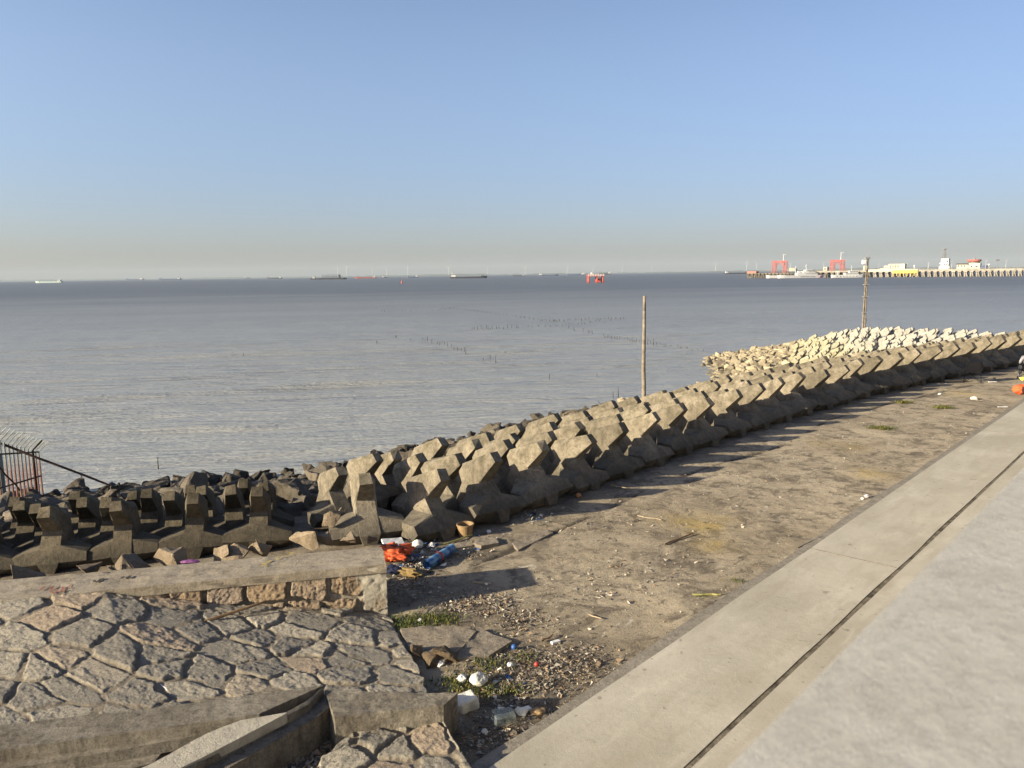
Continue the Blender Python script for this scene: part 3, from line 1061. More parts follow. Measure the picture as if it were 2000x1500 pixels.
steps = empty('concrete_steps', (*W(400, 1470, AP)[:2], AP), 'old weathered concrete steps with a smooth pale stringer below the stone slope', 'steps')
slab('step', [(-150, 1432, 1.93), (300, 1383, 1.93), (632, 1338, 1.93), (506, 1394, 1.93), (300, 1424, 1.93), (-150, 1486, 1.93)], 1.80, M_BEAM, parent=steps, res=0.06, amp=0.003, freq=9)
slab('step', [(-150, 1484, 1.81), (490, 1396, 1.93), (440, 1425, 1.81), (250, 1462, 1.81), (-150, 1530, 1.81)], 1.70, M_BEAM, parent=steps, res=0.06, amp=0.003, freq=9, seed=3)
slab('step', [(-150, 1525, 1.70), (330, 1450, 1.70), (300, 1490, 1.70), (-150, 1600, 1.70)], 1.4, M_BEAM, parent=steps, res=0.06, amp=0.003, freq=9, seed=4)
slab('stringer', [(404, 1432, 1.937), (470, 1407, 1.943), (548, 1393, 1.950), (560, 1391, 1.950), (556, 1395, 1.950), (402, 1476, 1.937), (354, 1499, 1.930), (180, 1590, 1.915), (40, 1600, 1.915), (300, 1490, 1.930)], 1.850, M_STRING, parent=steps, res=0.06, amp=0.004)
slab('side_wall', [(640, 1350, 1.825), (604, 1384, 1.825), (402, 1494, 1.825), (352, 1519, 1.825), (225, 1600, 1.825), (330, 1620, 1.825), (446, 1500, 1.825), (616, 1402, 1.825), (652, 1374, 1.825)], 1.3, M_BEAM, parent=steps, res=0.05, amp=0.003, freq=9, seed=5)
slab('riser', [(632, 1340, 1.920), (598, 1370, 1.920), (402, 1477, 1.920), (354, 1500, 1.915), (200, 1590, 1.905), (210, 1600, 1.905), (360, 1505, 1.905), (404, 1482, 1.905), (602, 1376, 1.905)], 1.775, M_BEAM, parent=steps, res=0.05, amp=0.006, seed=6)
kerb = slab('concrete_kerb', [(634, 1348, 1.88), (760, 1352, 1.88), (893, 1354, 1.88), (866, 1378, 1.88), (740, 1390, 1.88), (654, 1401, 1.88)], 1.40, M_BEAM, 'dark short concrete kerb beam beside the broken steps above a debris pit', 'kerb', res=0.05, amp=0.009, freq=9, seed=7)
pitched('stone_bank', W(520, 1590, 1.64), W(968, 1600, 1.64), W(704, 1422, 1.68), W(866, 1400, 1.68), 93, 0.40, 0.40, 0.0125, 'lower patch of large mortared stones in front of the kerb beam', 'stone slope', skirt=0.6, gap=0.036, hmin=0.008, hmax=0.035)

# big flat stones bedded in the apron by the slope's toe
M_FLAG = concrete('flat bedded slab', (0.32, 0.27, 0.205), (0.15, 0.125, 0.095), (0.42, 0.36, 0.28), world=True, rnd=0, sc=1.8, bump=0.015)
for pts, lb in (([(782, 1228, 1.56), (860, 1222, 1.57), (930, 1232, 1.56), (905, 1262, 1.57), (868, 1290, 1.56), (800, 1270, 1.55)], 'broad pale flat slab bedded at the toe of the stone slope'),
                ([(933, 1226, 1.545), (1000, 1252, 1.535), (955, 1280, 1.54), (890, 1286, 1.55), (900, 1264, 1.55)], 'cracked flat slab edge reaching into the gravel'),
                ([(940, 1046, 1.56), (968, 1050, 1.57), (974, 1060, 1.56), (940, 1066, 1.56), (924, 1060, 1.56)], 'pale flat stone between the brown bucket and the apron joint'),
                ([(876, 1062, 1.54), (922, 1055, 1.54), (925, 1064, 1.54), (884, 1072, 1.54)], 'long low stone beside the yellow green pole'),
                ([(1000, 1060, 1.53), (1060, 1033, 1.53), (1080, 1040, 1.53), (1012, 1074, 1.53)], 'thin old slab fragment along the apron joint')):
    slab('flat_stone', pts, 1.40, M_FLAG, lb, 'flat stone', res=0.07, amp=0.014, freq=5, seed=len(lb))
for (px, py, z, s, rz, lb) in ((865, 1283, 1.55, 0.30, .4, 'brown rough stone at the edge of the broad flat slab'), (815, 1268, 1.58, 0.17, 1.2, 'small square stone on the broad flat slab'),
                               (848, 1288, 1.52, 0.26, 2.0, 'dark brown stone under the broad flat slab'), (720, 1142, 1.62, 0.20, .2, 'grey broken block standing against the wall end')):
    p = W(px, py, z)
    o = link('loose_stone', ROCK[int(px) % 12]); o.location = p; o.rotation_euler = (.2, .1, rz); o.scale = (s * 1.6, s * 1.3, s * 1.2); o.color = (1.15, .92, .68, 1)
    tag(o, lb, 'stone')

# broken blocks dumped between the wall and the armour units
M_BLOCK = rock_mat('broken tan stone', (0.34, 0.27, 0.19), (0.44, 0.36, 0.26), (0.15, 0.12, 0.085))
BLK = [rock_mesh('stone_block', 300 + s, M_BLOCK, 8, 0.03) for s in range(4)]
for i, (px, py, s, lb, c) in enumerate(((329, 1085, 0.36, 'tan angular stone behind the coping with a bright left face', 1.2), (237, 1102, 0.40, 'long flat tan stone lying behind the coping', 1.05), (145, 1108, 0.28, 'dark rounded stone behind the coping', .55),
                                        (18, 1122, 0.34, 'grey stone at the far left behind the coping', .8), (415, 1080, 0.24, 'square tan stone behind the coping', 1.2), (447, 1076, 0.30, 'slanting brown stone leaning behind the coping', .95),
                                        (488, 1068, 0.30, 'long brown stone behind the yellow marks', .9), (581, 1055, 0.40, 'brown boxy block with a broken corner behind the coping', 1.0), (628, 1045, 0.30, 'upright tan stone beside the end armour unit', 1.15),
                                        (640, 1005, 0.34, 'tilted grey stone above the upright tan stone', .8), (672, 1050, 0.30, 'tan slab on edge tucked under the end armour unit', 1.25), (715, 1045, 0.22, 'small tan block at the corner of the coping', 1.1))):
    o = link('stone_block', BLK[i % 4])
    p = W(px, py, AP + 0.62)
    q = p + (Vector((0, 1, 0)) * 0.22); q.z = AP + 0.50
    o.location = q; f_ = 1.9 if px < 600 else 1.35; o.scale = (s * f_, s * f_ * .8, s * f_ * .95); o.rotation_euler = (random.uniform(-.4, .4), random.uniform(-.4, .4), random.uniform(0, 3)); o.color = (c, c * .97, c * .93, 1)
    tag(o, lb, 'stone', 'broken blocks behind the coping')

# ------------------------------------------------------------------ promenade and parapet
pe0, pe1 = W(955, 1500, 1.62), W(2000, 785, 1.62)
pd = (pe1 - pe0); pd.z = 0; pd.normalize()
pn = Vector((-pd.y, pd.x, 0))                   # towards the sea


def strip(name, off0, off1, z0, z1, mat, a=-14.0, b=75.0, res=0, kind=None, wob=0.0):
    bm = bmesh.new()
    n = int((b - a) / 0.22)
    pts0 = [(pe0 + pd * (a + (b - a) * k / n) + pn * (off0 + wob * float(fbm(k * .13, 0, off0, 3, 2)) * .5)) for k in range(n + 1)]
    pts1 = [(pe0 + pd * (a + (b - a) * k / n) + pn * (off1 + wob * float(fbm(k * .13, 7, off1, 3, 2)))) for k in range(n + 1)]
    T0 = [bm.verts.new((p.x, p.y, z1)) for p in pts0]; T1 = [bm.verts.new((p.x, p.y, z1)) for p in pts1]
    B0 = [bm.verts.new((p.x, p.y, z0)) for p in pts0]; B1 = [bm.verts.new((p.x, p.y, z0)) for p in pts1]
    for k in range(n):
        bm.faces.new((T0[k], T0[k + 1], T1[k + 1], T1[k])); bm.faces.new((T1[k], T1[k + 1], B1[k + 1], B1[k])); bm.faces.new((B0[k], B0[k + 1], T0[k + 1], T0[k]))
    bm.faces.new((T0[0], T1[0], B1[0], B0[0])); bm.faces.new((T0[n], T1[n], B1[n], B0[n]))
    return link(name, bm_mesh(bm, name), mat)


g0 = W(1340, 1500, 1.62)
go = (g0 - pe0).dot(pn)
tag(strip('promenade', 0.0, go + 0.03, 1.2, 1.62, M_PROM, wob=0.012), kind='structure')
tag(strip('promenade_inner', go - 0.03, go - 3.2, 1.2, 1.618, M_PROM, wob=0.012), kind='structure')
M_JOINT = plain('dirty joint filler', (0.20, 0.17, 0.125), 0.95, 0.1, 0.45, 5.0, bump=0.01)
tag(strip('promenade_joint', go + 0.06, go - 0.06, 1.2, 1.611, M_JOINT), kind='structure')
for s_ in (19.2, 7.3):
    bm = bmesh.new()
    prism(bm, [tuple((pe0 + pd * (s_ + e) + pn * o_)[:2]) for e, o_ in ((0, -.005), (.012, -.005), (.012 + .02, go + .05), (.02, go + .05))], 1.5, 1.6235)
    tag(link('promenade_joint', bm_mesh(bm, 'promenade_joint'), M_JOINT), kind='structure')
tag(strip('footing', -0.02, 0.23, 1.2, 1.535, M_FOOT, wob=0.03), kind='structure')
PZ = 5.55
q0, q1 = W(1400, 1500, PZ), W(2000, 905, PZ)
vd = (q1 - q0); vd.z = 0; vd.normalize(); vn_ = Vector((vd.y, -vd.x, 0))
par = empty('parapet', (q0.x, q0.y, 1.2), 'broad pale concrete parapet close up along the near edge of the promenade', 'parapet')


def bar(name, o0, o1, z0, z1, a, b, mat, bev=0.01):
    bm = bmesh.new()
    prism(bm, [tuple((q0 + vd * s + vn_ * o)[:2]) for s, o in ((a, o0), (b, o0), (b, o1), (a, o1))], z0, z1)
    if bev: bmesh.ops.bevel(bm, geom=bm.edges[:], offset=bev, segments=2, affect='EDGES')
    return place_in(link(name, bm_mesh(bm, name), mat), par)


bar('coping', 0.0, 0.42, PZ - 0.14, PZ, -3, 40, M_PARA)
bar('wall_face', 0.04, 0.38, 1.0, PZ - 0.141, -3, 40, M_PARA, 0)

# ------------------------------------------------------------------ poles
M_POLE = plain('grey weathered wood', (0.27, 0.225, 0.17), 0.85, 0.2, 0.3, 5.0, bump=0.01)
M_DARK = plain('dark wet wood', (0.055, 0.048, 0.04), 0.8, 0.3, 0.3, 6.0)
M_WHITEP = plain('white painted metal', (0.72, 0.72, 0.70), 0.5, 0.4, 0.08)
M_STEEL = plain('dull grey steel', (0.25, 0.25, 0.25), 0.5, 0.5, 0.2)
M_BLACK = plain('black fabric and tube', (0.016, 0.016, 0.018), 0.6, 0.4, 0.2)


def tapered(bm, a, b, r0, r1, n=10, seg=8, wob=0.0, seed=0):
    a, b = Vector(a), Vector(b)
    prev = a
    for k in range(seg):
        t0, t1 = k / seg, (k + 1) / seg
        q = a.lerp(b, t1) + Vector((float(vn(t1 * 5, seed)), float(vn(t1 * 5, seed + 7)), 0)) * wob
        cyl(bm, prev, q, r0 + (r1 - r0) * t0, r0 + (r1 - r0) * t1, n, cap=(k == seg - 1))
        prev = q


b0 = W(1257, 778, 0.75)
t0 = D(1258.5, 578, b0.y)
bm = bmesh.new(); tapered(bm, b0 - Vector((0, 0, .6)), t0, 0.095, 0.062, 12, 8, 0.012, 3)
o = link('wooden_pole', bm_mesh(bm, 'wooden_pole', True), M_POLE); tag(o, 'tall bare wooden pole standing upright among the shore rocks', 'pole')
b1 = W(1687, 641, 1.95)
t1 = D(1694, 503, b1.y)
mast = empty('camera_pole', b1 - Vector((0, 0, .5)), 'leaning twin timber pole with camera boxes and whip aerial on the white spit', 'pole')
bm = bmesh.new()
tapered(bm, b1 + Vector((-.10, 0, -.5)), t1 + Vector((-.02, 0, -.5)), 0.055, 0.045, 8, 6, 0.01, 5)
place_in(link('pole', bm_mesh(bm, 'pole', True), M_POLE), mast)
bm = bmesh.new(); tapered(bm, b1 + Vector((.07, .02, -.5)), t1 + Vector((.06, .02, 0)), 0.068, 0.052, 8, 6, 0.01, 8)
place_in(link('pole', bm_mesh(bm, 'pole', True), M_POLE), mast)
bm = bmesh.new(); tapered(bm, t1 + Vector((.09, 0, -.6)), D(1699.5, 481, b1.y), 0.022, 0.012, 6, 3)
place_in(link('aerial', bm_mesh(bm, 'aerial'), M_STEEL), mast)
bm = bmesh.new(); box(bm, t1 + Vector((-.34, -.10, -.46)), t1 + Vector((-.09, .1, -.16))); bmesh.ops.bevel(bm, geom=bm.edges[:], offset=.03, segments=1, affect='EDGES')
place_in(link('camera_box', bm_mesh(bm, 'camera_box'), M_WHITEP), mast)
bm = bmesh.new(); box(bm, t1 + Vector((-.22, -.12, -.88)), t1 + Vector((.0, .08, -.56))); bmesh.ops.bevel(bm, geom=bm.edges[:], offset=.02, segments=1, affect='EDGES')
place_in(link('junction_box', bm_mesh(bm, 'junction_box'), plain('cream box', (0.6, 0.56, 0.42))), mast)
bm = bmesh.new()
for k in (0.22, 0.45, 0.62): 
    c = b1.lerp(t1, k); box(bm, c + Vector((-.17, -.12, -.03)), c + Vector((.2, .12, .03)))
box(bm, t1 + Vector((-.16, -.16, -.1)), t1 + Vector((.15, .16, .02)))
place_in(link('bracket', bm_mesh(bm, 'bracket'), M_STEEL), mast)
bm = bmesh.new(); cyl(bm, b1 + Vector((.12, 0, .65)), b1 + Vector((.5, .1, -.2)), .015); cyl(bm, b1 + Vector((.12, 0, .55)), b1 + Vector((.6, .1, .85)), .012)
place_in(link('stay_wire', bm_mesh(bm, 'stay_wire'), M_STEEL), mast)

# ------------------------------------------------------------------ palisade at the left
def rust_mat():
    m = Mat('pale paint gone to rust', 0.8, 0.3)
    z = m.n('ShaderNodeSeparateXYZ'); m.set(z.inputs[0], m.n('ShaderNodeTexCoord').outputs['Object'])
    f = m.math('ADD', m.rng(z.outputs[2], 0.55, 1.05, 1, 0), m.rng(m.noise(5, 5, 0.7), 0.3, 0.7, -0.35, 0.35))
    c = m.mix(f, (0.62, 0.67, 0.58), (0.55, 0.28, 0.19))
    m.color(m.mix(m.rng(m.noise(20, 4), 0.5, 0.75, 0, 0.6), c, (0.20, 0.10, 0.065)))
    return m.m


M_RUST = rust_mat()
M_RUSTD = plain('dark rusty pipe', (0.085, 0.045, 0.03), 0.8, 0.3, 0.35, 9)
fa, fb = W(-22, 985, 0.75), W(82, 950, 0.30)
fence = empty('palisade_fence', fa, 'rusting palisade fence with outward bent spikes at the water edge', 'fence')
fd = (fb - fa); fd.z = 0; FL = fd.length; fd.normalize(); fo = Vector((fd.y, -fd.x, 0))
ht_a = (D(-20, 830, fa.y) - fa).z; ht_b = (D(82, 866, fb.y) - fb).z
NP = 15
for k in range(NP):
    t = k / (NP - 1)
    p = fa.lerp(fb, t)
    h = ht_a + (ht_b - ht_a) * t
    bm = bmesh.new()
    wv = fd * 0.040; dv = fo * 0.012
    secs = [(0, -0.35, 1), (0, h - 0.26, 1), (0.20, h - 0.04, 1), (0.27, h + 0.045, 0.12)]
    loops = []
    for (e, z, s) in secs:
        c = p + Vector((fd.x * e * .45 + fo.x * e * .7 + .7 * e, 0, z)) * 1.0
        c = p + Vector((e, 0.15 * e, z))
        loops.append([bm.verts.new(c + a * wv * s + b * dv) for a, b in ((-1, -1), (1, -1), (1, 1), (-1, 1))])
    for A, B in zip(loops[:-1], loops[1:]):
        for i in range(4): bm.faces.new((A[i], A[(i + 1) % 4], B[(i + 1) % 4], B[i]))
    bm.faces.new(loops[-1])
    for v in bm.verts: v.co -= p
    o = link('pale', bm_mesh(bm, 'pale'), M_RUST, None)
    o.location = p - fence.location; o.parent = fence
bm = bmesh.new()
for t, hh in ((0.03, 0), (0.86, 0)):
    p = fa.lerp(fb, t); h = ht_a + (ht_b - ht_a) * t
    cyl(bm, p + Vector((0, .05, -.3)), p + Vector((0, .05, h - .25)), .03); cyl(bm, p + Vector((0, .05, h - .25)), p + Vector((.25, .09, h)), .028)
for z in (0.35, None):
    a = fa.lerp(fb, 0); b = fa.lerp(fb, .98)
    cyl(bm, a + Vector((0, .04, .3 if z else ht_a * .62)), b + Vector((0, .04, .3 if z else ht_b * .80)), .022)
place_in(link('rail', bm_mesh(bm, 'rail'), M_RUSTD), fence)
p = W(4, 962, 0.8); h = (D(6, 888, p.y) - p).z
bm = bmesh.new(); box(bm, p + Vector((-.07, -.07, -.4)), p + Vector((.07, .07, h))); bmesh.ops.bevel(bm, geom=bm.edges[:], offset=.012, segments=1, affect='EDGES')
o = link('fence_post', bm_mesh(bm, 'fence_post'), plain('grey green painted post', (0.24, 0.27, 0.23), 0.7, 0.3, 0.3)); tag(o, 'thick grey green square post in front of the palisade', 'post')
for (a, b, r, lb) in ((D(-40, 851, 18.6), W(214, 947, 0.70), .035, 'long dark rusty pipe slanting down from the fence to the boulders'), (D(-10, 905, 17.5), W(40, 957, 0.8), .022, 'short dark rod slanting down across the fence foot')):
    bm = bmesh.new(); tapered(bm, a, b, r, r * .8, 8, 10, 0.015, 4)
    o = link('rusty_pipe', bm_mesh(bm, 'rusty_pipe'), M_RUSTD); tag(o, lb, 'pipe')

# ------------------------------------------------------------------ fishing stakes
STK = []
for k in range(4):
    bm = bmesh.new(); tapered(bm, (0, 0, -.5), (random.uniform(-.06, .06), random.uniform(-.05, .05), 1), 0.036, 0.02, 6, 4, 0.03, k)
    me = bm_mesh(bm, 'stake'); me.materials.append(M_DARK); STK.append(me)


def stake(px, py, hpx, lb, k=0):
    p = W(px, py, 0.0)
    h = hpx / F * p.y
    o = link('fishing_stake', STK[k % 4]); o.location = p
    w_ = max(0.6, min(1.15, p.y / 85))
    o.scale = (w_, w_, h); o.rotation_euler = (random.uniform(-.09, .09), random.uniform(-.12, .12), random.uniform(0, 6))
    tag(o, lb, 'stake', 'fishing stakes standing in the sea')


def stakeline(pts, n, hmin, hmax, where, jit=1.2):
    pts = [(700 + x * 0.35, 580 + y * 0.35) for x, y in pts]
    for i in range(n):
        t = i / max(1, n - 1) * (len(pts) - 1)
        k = min(int(t), len(pts) - 2); t -= k
        x = pts[k][0] * (1 - t) + pts[k + 1][0] * t + random.uniform(-jit, jit) * 2
        y = pts[k][1] * (1 - t) + pts[k + 1][1] * t + random.uniform(-jit, jit)
        stake(x, y, random.uniform(hmin, hmax), f'thin dark stake, {ordn(i + 1)} from left in {where}', i)


stakeline([(130, 80), (250, 80), (440, 76)], 14, 2.0, 4.0, 'the scattered far stake row')
stakeline([(460, 72), (530, 66), (660, 82), (800, 100), (1000, 126)], 34, 2.2, 4.2, 'the long slanting far stake row', 0.8)
stakeline([(1010, 132), (1130, 134), (1300, 124), (1480, 122)], 26, 2.5, 4.8, 'the far right stake row')
stakeline([(640, 178), (740, 180), (900, 172)], 16, 3.0, 7.5, 'the clustered middle stake row', 1.5)
stakeline([(940, 168), (1130, 164), (1250, 150), (1400, 134)], 18, 2.5, 4.5, 'the rising middle stake row')
stakeline([(1170, 180), (1270, 196), (1300, 202)], 6, 4, 8, 'the short row left of the wooden pole')
stakeline([(1365, 220), (1440, 232), (1520, 246), (1650, 262), (1790, 284), (1920, 304)], 24, 2.5, 6.5, 'the stake row crossing behind the wooden pole')
for i, (x, y, h) in enumerate(((1527, 250, 9), (1550, 256, 8), (1614, 262, 13), (1645, 268, 14), (1708, 282, 8), (1830, 292, 5))):
    stake(700 + x * .35, 580 + y * .35, h, f'taller stake, {ordn(i + 1)} from left near the wooden pole', i)
stakeline([(360, 238), (398, 254), (480, 270), (540, 290), (605, 314)], 15, 4, 10, 'the near slanting stake row')
for x, y, h, lb in ((735, 672, 8, 'leftmost pair stake, taller one, of the near stakes'), (738, 671, 5, 'leftmost pair stake, shorter one, of the near stakes'), (773, 659, 5, 'small stake left of the near slanting row'), (775, 659, 4, 'smaller twin stake left of the near slanting row'),
                    (801, 666, 5, 'lone stake just left of the near slanting row'), (945, 704, 6, 'shortest of three stakes in mid water'), (958, 702, 9, 'middle one of three stakes in mid water'), (968, 708, 15, 'tallest of three stakes in mid water'),
                    (988, 689, 3, 'tiny stake stub near the three stakes'), (1073, 741, 12, 'crooked stake left of the wooden pole, nearer the shore'), (1166, 736, 8, 'small stake just left of the wooden pole'), (1198, 776, 13, 'shorter of two stakes beside the wooden pole foot'),
                    (1207, 777, 21, 'taller of two stakes beside the wooden pole foot'), (475, 694, 5, 'leaning black stub alone in open water'), (309, 914, 23, 'curved dark stick rising close to the boulders')):
    stake(x, y, h, lb, int(x))
# ------------------------------------------------------------------ far shore and wind turbines
M_COAST = plain('hazy green shore', (0.07, 0.085, 0.06), 0.95, 0.1, 0.3, 0.004)
M_HULLD = plain('dark ship paint', (0.045, 0.05, 0.065), 0.6, 0.4, 0.2, 0.4)
M_HULLR = plain('red ship paint', (0.33, 0.07, 0.05), 0.6, 0.4, 0.2, 0.4)
M_HULLB = plain('blue ship paint', (0.07, 0.10, 0.19), 0.6, 0.4, 0.2, 0.4)
M_HULLG = plain('pale green ship paint', (0.50, 0.62, 0.56), 0.6, 0.4, 0.1, 0.4)
M_SHIPW = plain('white ship paint', (0.66, 0.66, 0.64), 0.55, 0.4, 0.06, 0.5)
M_GLASS = plain('dark window glass', (0.03, 0.035, 0.04), 0.15, 0.6, 0.1)
M_CRED = plain('red crane paint', (0.56, 0.10, 0.07), 0.6, 0.4, 0.12, 0.3)
M_PIER = plain('pier concrete', (0.36, 0.33, 0.28), 0.9, 0.2, 0.25, 0.35)
M_PIERD = plain('stained pier piles', (0.20, 0.175, 0.135), 0.9, 0.2, 0.35, 0.5)
M_PIERW = plain('whitewashed pier wall', (0.52, 0.50, 0.43), 0.9, 0.2, 0.12, 0.3)
M_YELL = plain('yellow painted wall', (0.62, 0.46, 0.12), 0.7, 0.3, 0.12, 0.3)
M_CREAM = plain('cream painted wall', (0.60, 0.565, 0.45), 0.8, 0.2, 0.08, 0.3)
M_ROOF = plain('dark tiled roof', (0.10, 0.095, 0.09), 0.8, 0.2)
M_ROOFR = plain('faded red roof band', (0.50, 0.16, 0.12), 0.8, 0.2)

for (nm, x0, x1, y, h, s, lb) in (('far_coast', -14000, -1500, 12500, 26, 1, None), ('far_coast', -2600, 3000, 9800, 24, 2, None), ('far_coast', 1400, 11000, 8300, 30, 3, None)):
    xs = np.arange(x0, x1, 40.0)
    prof = np.clip(h * (0.55 + 0.30 * fbm(xs * 0.0012, xs * 0, s, 3, 60 + s) + 0.20 * fbm(xs * 0.012, xs * 0, s, 3, 70 + s)), 2, 60) * sstep(x0, x0 + 1500, xs) * sstep(x1, x1 - 600, xs)
    dep = np.array([0, 12, 120, 420])
    X = np.repeat(xs[None], 4, 0); Y = y + dep[:, None] + 60 * fbm(X * 0.0008, 0 * X, s, 2, 80); Z = np.stack([prof * 0 - 1, prof * 0.75, prof, prof * 0.2])
    tag(link(nm, grid_mesh(nm, X, Y, Z), M_COAST), kind='structure')

bm = bmesh.new(); cyl(bm, (0, 0, 0), (0, 0, 80), 2.6, 1.6, 10)
T_TOWER = bm_mesh(bm, 'tower', True); T_TOWER.materials.append(M_SHIPW)
bm = bmesh.new(); box(bm, (-1.8, -5, 79), (1.8, 4, 83)); bmesh.ops.bevel(bm, geom=bm.edges[:], offset=.8, segments=2, affect='EDGES')
T_NAC = bm_mesh(bm, 'nacelle'); T_NAC.materials.append(M_SHIPW)
bm = bmesh.new()
box(bm, (-1.0, -.35, 0), (1.0, .35, 1)); 
for v in bm.verts: 
    v.co.z *= 43
    if v.co.z > 1: v.co.x = v.co.x * .25 + .5; v.co.y *= .3
T_BLADE = bm_mesh(bm, 'blade'); T_BLADE.materials.append(M_SHIPW)
for i, (px, top, yy, a) in enumerate(((659, 523, 9300, 5), (677, 521, 8200, 70), (727, 523, 8600, 0), (755, 523, 8400, 25), (796, 522, 8700, 0), (876, 523, 9000, 40), (952, 524, 9200, 10), (1026, 523, 8900, 55), (1108, 522, 9000, 5),
                                    (1158, 521, 8800, 62), (1215, 520, 9100, 15), (1272, 521, 9600, 33), (1398, 515, 8800, 12), (1459, 512, 8400, 4), (1478, 515, 8600, 80), (1650, 512, 9000, 20))):
    hub = D(px, top, yy)
    k = hub.z / 81.0
    r = empty('wind_turbine', (hub.x, hub.y, 0), f'faint white wind turbine on the far shore, {ordn(i + 1)} from left along the horizon', 'wind turbine', 'wind turbines on the far shore', R(random.uniform(-25, 25)))
    r.scale = (k, k, k)
    link('tower', T_TOWER, None, r); link('nacelle', T_NAC, None, r)
    for q in range(3):
        o = link('blade', T_BLADE, None, r); o.location = (0, -5.6, 81); o.rotation_euler = (0, R(a + 120 * q), 0)


# ------------------------------------------------------------------ ships at anchor
def hull_bm(L, B, H, sheer=0.25, bow=0.18, flare=1.0):
    bm = bmesh.new()
    n = 14
    secs = []
    for i in range(n + 1):
        t = i / n
        x = (t - 0.5) * L
        w_ = B / 2 * (1.0 if t < 1 - bow else math.sqrt(max(0.0, 1 - ((t - (1 - bow)) / bow) ** 2)) * 0.98 + 0.02)
        if t < 0.05: w_ *= 0.85
        zt = H * (1 + sheer * (max(0, t - 0.82) / 0.18) ** 1.5 + 0.10 * (max(0, 0.12 - t) / 0.12))
        xs = x + (0.03 * L * max(0, t - 0.85) / 0.15)
        secs.append([bm.verts.new(p) for p in ((x, -w_ * 0.9, -0.6), (xs, -w_ * flare, zt), (xs, w_ * flare, zt), (x, w_ * 0.9, -0.6))])
    for a, b in zip(secs[:-1], secs[1:]):
        for i in range(3): bm.faces.new((a[i], a[i + 1], b[i + 1], b[i]))
    bm.faces.new(secs[0]); bm.faces.new(secs[-1][::-1])
    return bm


def ship(px0, px1, pyw, hpx, mat, label, bow_right=True, house=0.10, hh=2.2, cranes=False, barge=False, cover=None, fore=True):
    a, b = W(px0, pyw, 0), W(px1, pyw, 0)
    yc = (a.y + b.y) / 2
    a, b = D(px0, pyw, yc), D(px1, pyw, yc)
    c = (a + b) / 2
    L = (b - a).length
    u = L / (px1 - px0)                       # metres per image pixel at that distance
    H = hpx * u * 0.62
    B = L * 0.15
    r = empty('cargo_ship' if not barge else 'dredger', (c.x, c.y, 0), label, 'ship', 'ships anchored off the coast', (0 if bow_right else math.pi) + math.atan2((b - a).y, (b - a).x) + random.uniform(-.06, .06))
    link('hull', bm_mesh(hull_bm(L, B, H, 0.5 if not barge else 0.1), 'hull'), mat, r)
    bm = bmesh.new()
    hx = -L / 2 + L * 0.10
    lv = max(2, int(hh))
    for k in range(lv):
        s = 1 - 0.16 * k
        box(bm, (hx - L * house * .5 * s, -B * .42 * s, H + k * H * .62), (hx + L * house * .5 * s, B * .42 * s, H + (k + 1) * H * .62 - .02))
    box(bm, (hx - L * house * .42, -B * .12, H * (1 + .62 * lv)), (hx - L * house * .2, B * .12, H * (1 + .62 * lv) + H * .5))
    hs = link('wheelhouse', bm_mesh(bm, 'wheelhouse'), M_SHIPW, r)
    bm = bmesh.new()
    z1 = H + (lv - 1) * H * .62
    box(bm, (hx - L * house * .4, -B * .40, z1 + H * .2), (hx + L * house * .52 * (1 - .16 * (lv - 1)), B * .40, z1 + H * .42))
    link('window', bm_mesh(bm, 'window'), M_GLASS, hs)
    bm = bmesh.new()
    for k in range(4):
        x0 = -L * .28 + k * L * .165
        box(bm, (x0, -B * .33, H - .05), (x0 + L * .14, B * .33, H * 1.22))
    link('hatch_cover', bm_mesh(bm, 'hatch_cover'), cover or mat, r)
    bm = bmesh.new()
    rr = max(.18, u * .28)
    cyl(bm, (hx, 0, H), (hx, 0, H * (1 + .62 * lv) + H * 1.1), rr, rr * .6, 6)
    if fore: cyl(bm, (L * .40, 0, H), (L * .40, 0, H * 2.7), rr, rr * .6, 6); box(bm, (L * .36, -B * .3, H * 1.0), (L * .45, B * .3, H * 1.55))
    link('mast', bm_mesh(bm, 'mast'), mat if not barge else M_STEEL, r)
    if cranes:
        bm = bmesh.new()
        for k in range(9):
            x0 = -L * .16 + k * L * .055
            for sy in (-1, 1): cyl(bm, (x0, sy * B * .35, H), (x0, sy * B * .35, H * 3.3), rr * .7, n=5)
        for zz in (2.1, 3.3):
            for sy in (-1, 1): cyl(bm, (-L * .18, sy * B * .35, H * zz), (L * .30, sy * B * .35, H * zz), rr * .7, n=5)
        box(bm, (L * .30, -B * .4, H), (L * .335, B * .4, H * 3.4))
        link('gantry_frame', bm_mesh(bm, 'gantry_frame'), M_HULLD, r)
    return r


ship(71, 121, 552.5, 4.2, M_HULLG, 'pale green coaster, leftmost ship, close in on the water', False, .14, 2.2)
ship(245, 281, 547.8, 3.6, M_HULLB, 'bluish grey cargo ship with a white stern house, second ship from left', False, .14, 2)
ship(310, 354, 547.0, 3.6, M_HULLB, 'long low blue cargo ship with stern house, third ship from left', False, .12, 2)
ship(478, 489, 544.0, 3.0, M_HULLD, 'tiny dark boat on the horizon, smallest ship of the left half', True, .25, 2, fore=False)
ship(521, 551, 544.6, 3.2, M_HULLD, 'small dark freighter on the horizon left of the dredger', False, .14, 2)
ship(607, 676, 546.0, 4.4, M_HULLD, 'dark dredger carrying a long scaffold of pipes on deck', True, .07, 2, cranes=True, barge=True)
ship(694, 735, 543.6, 3.0, M_HULLR, 'faded red laden freighter right of the dredger', False, .12, 2, cover=M_HULLR)
ship(747, 756, 543.0, 2.6, M_HULLD, 'tiny dark launch between the red freighter and the red buoy', True, .3, 2, fore=False)
ship(795, 816, 543.0, 4.0, M_HULLB, 'short blue freighter with a white house at right, above the red buoy', False, .18, 2)
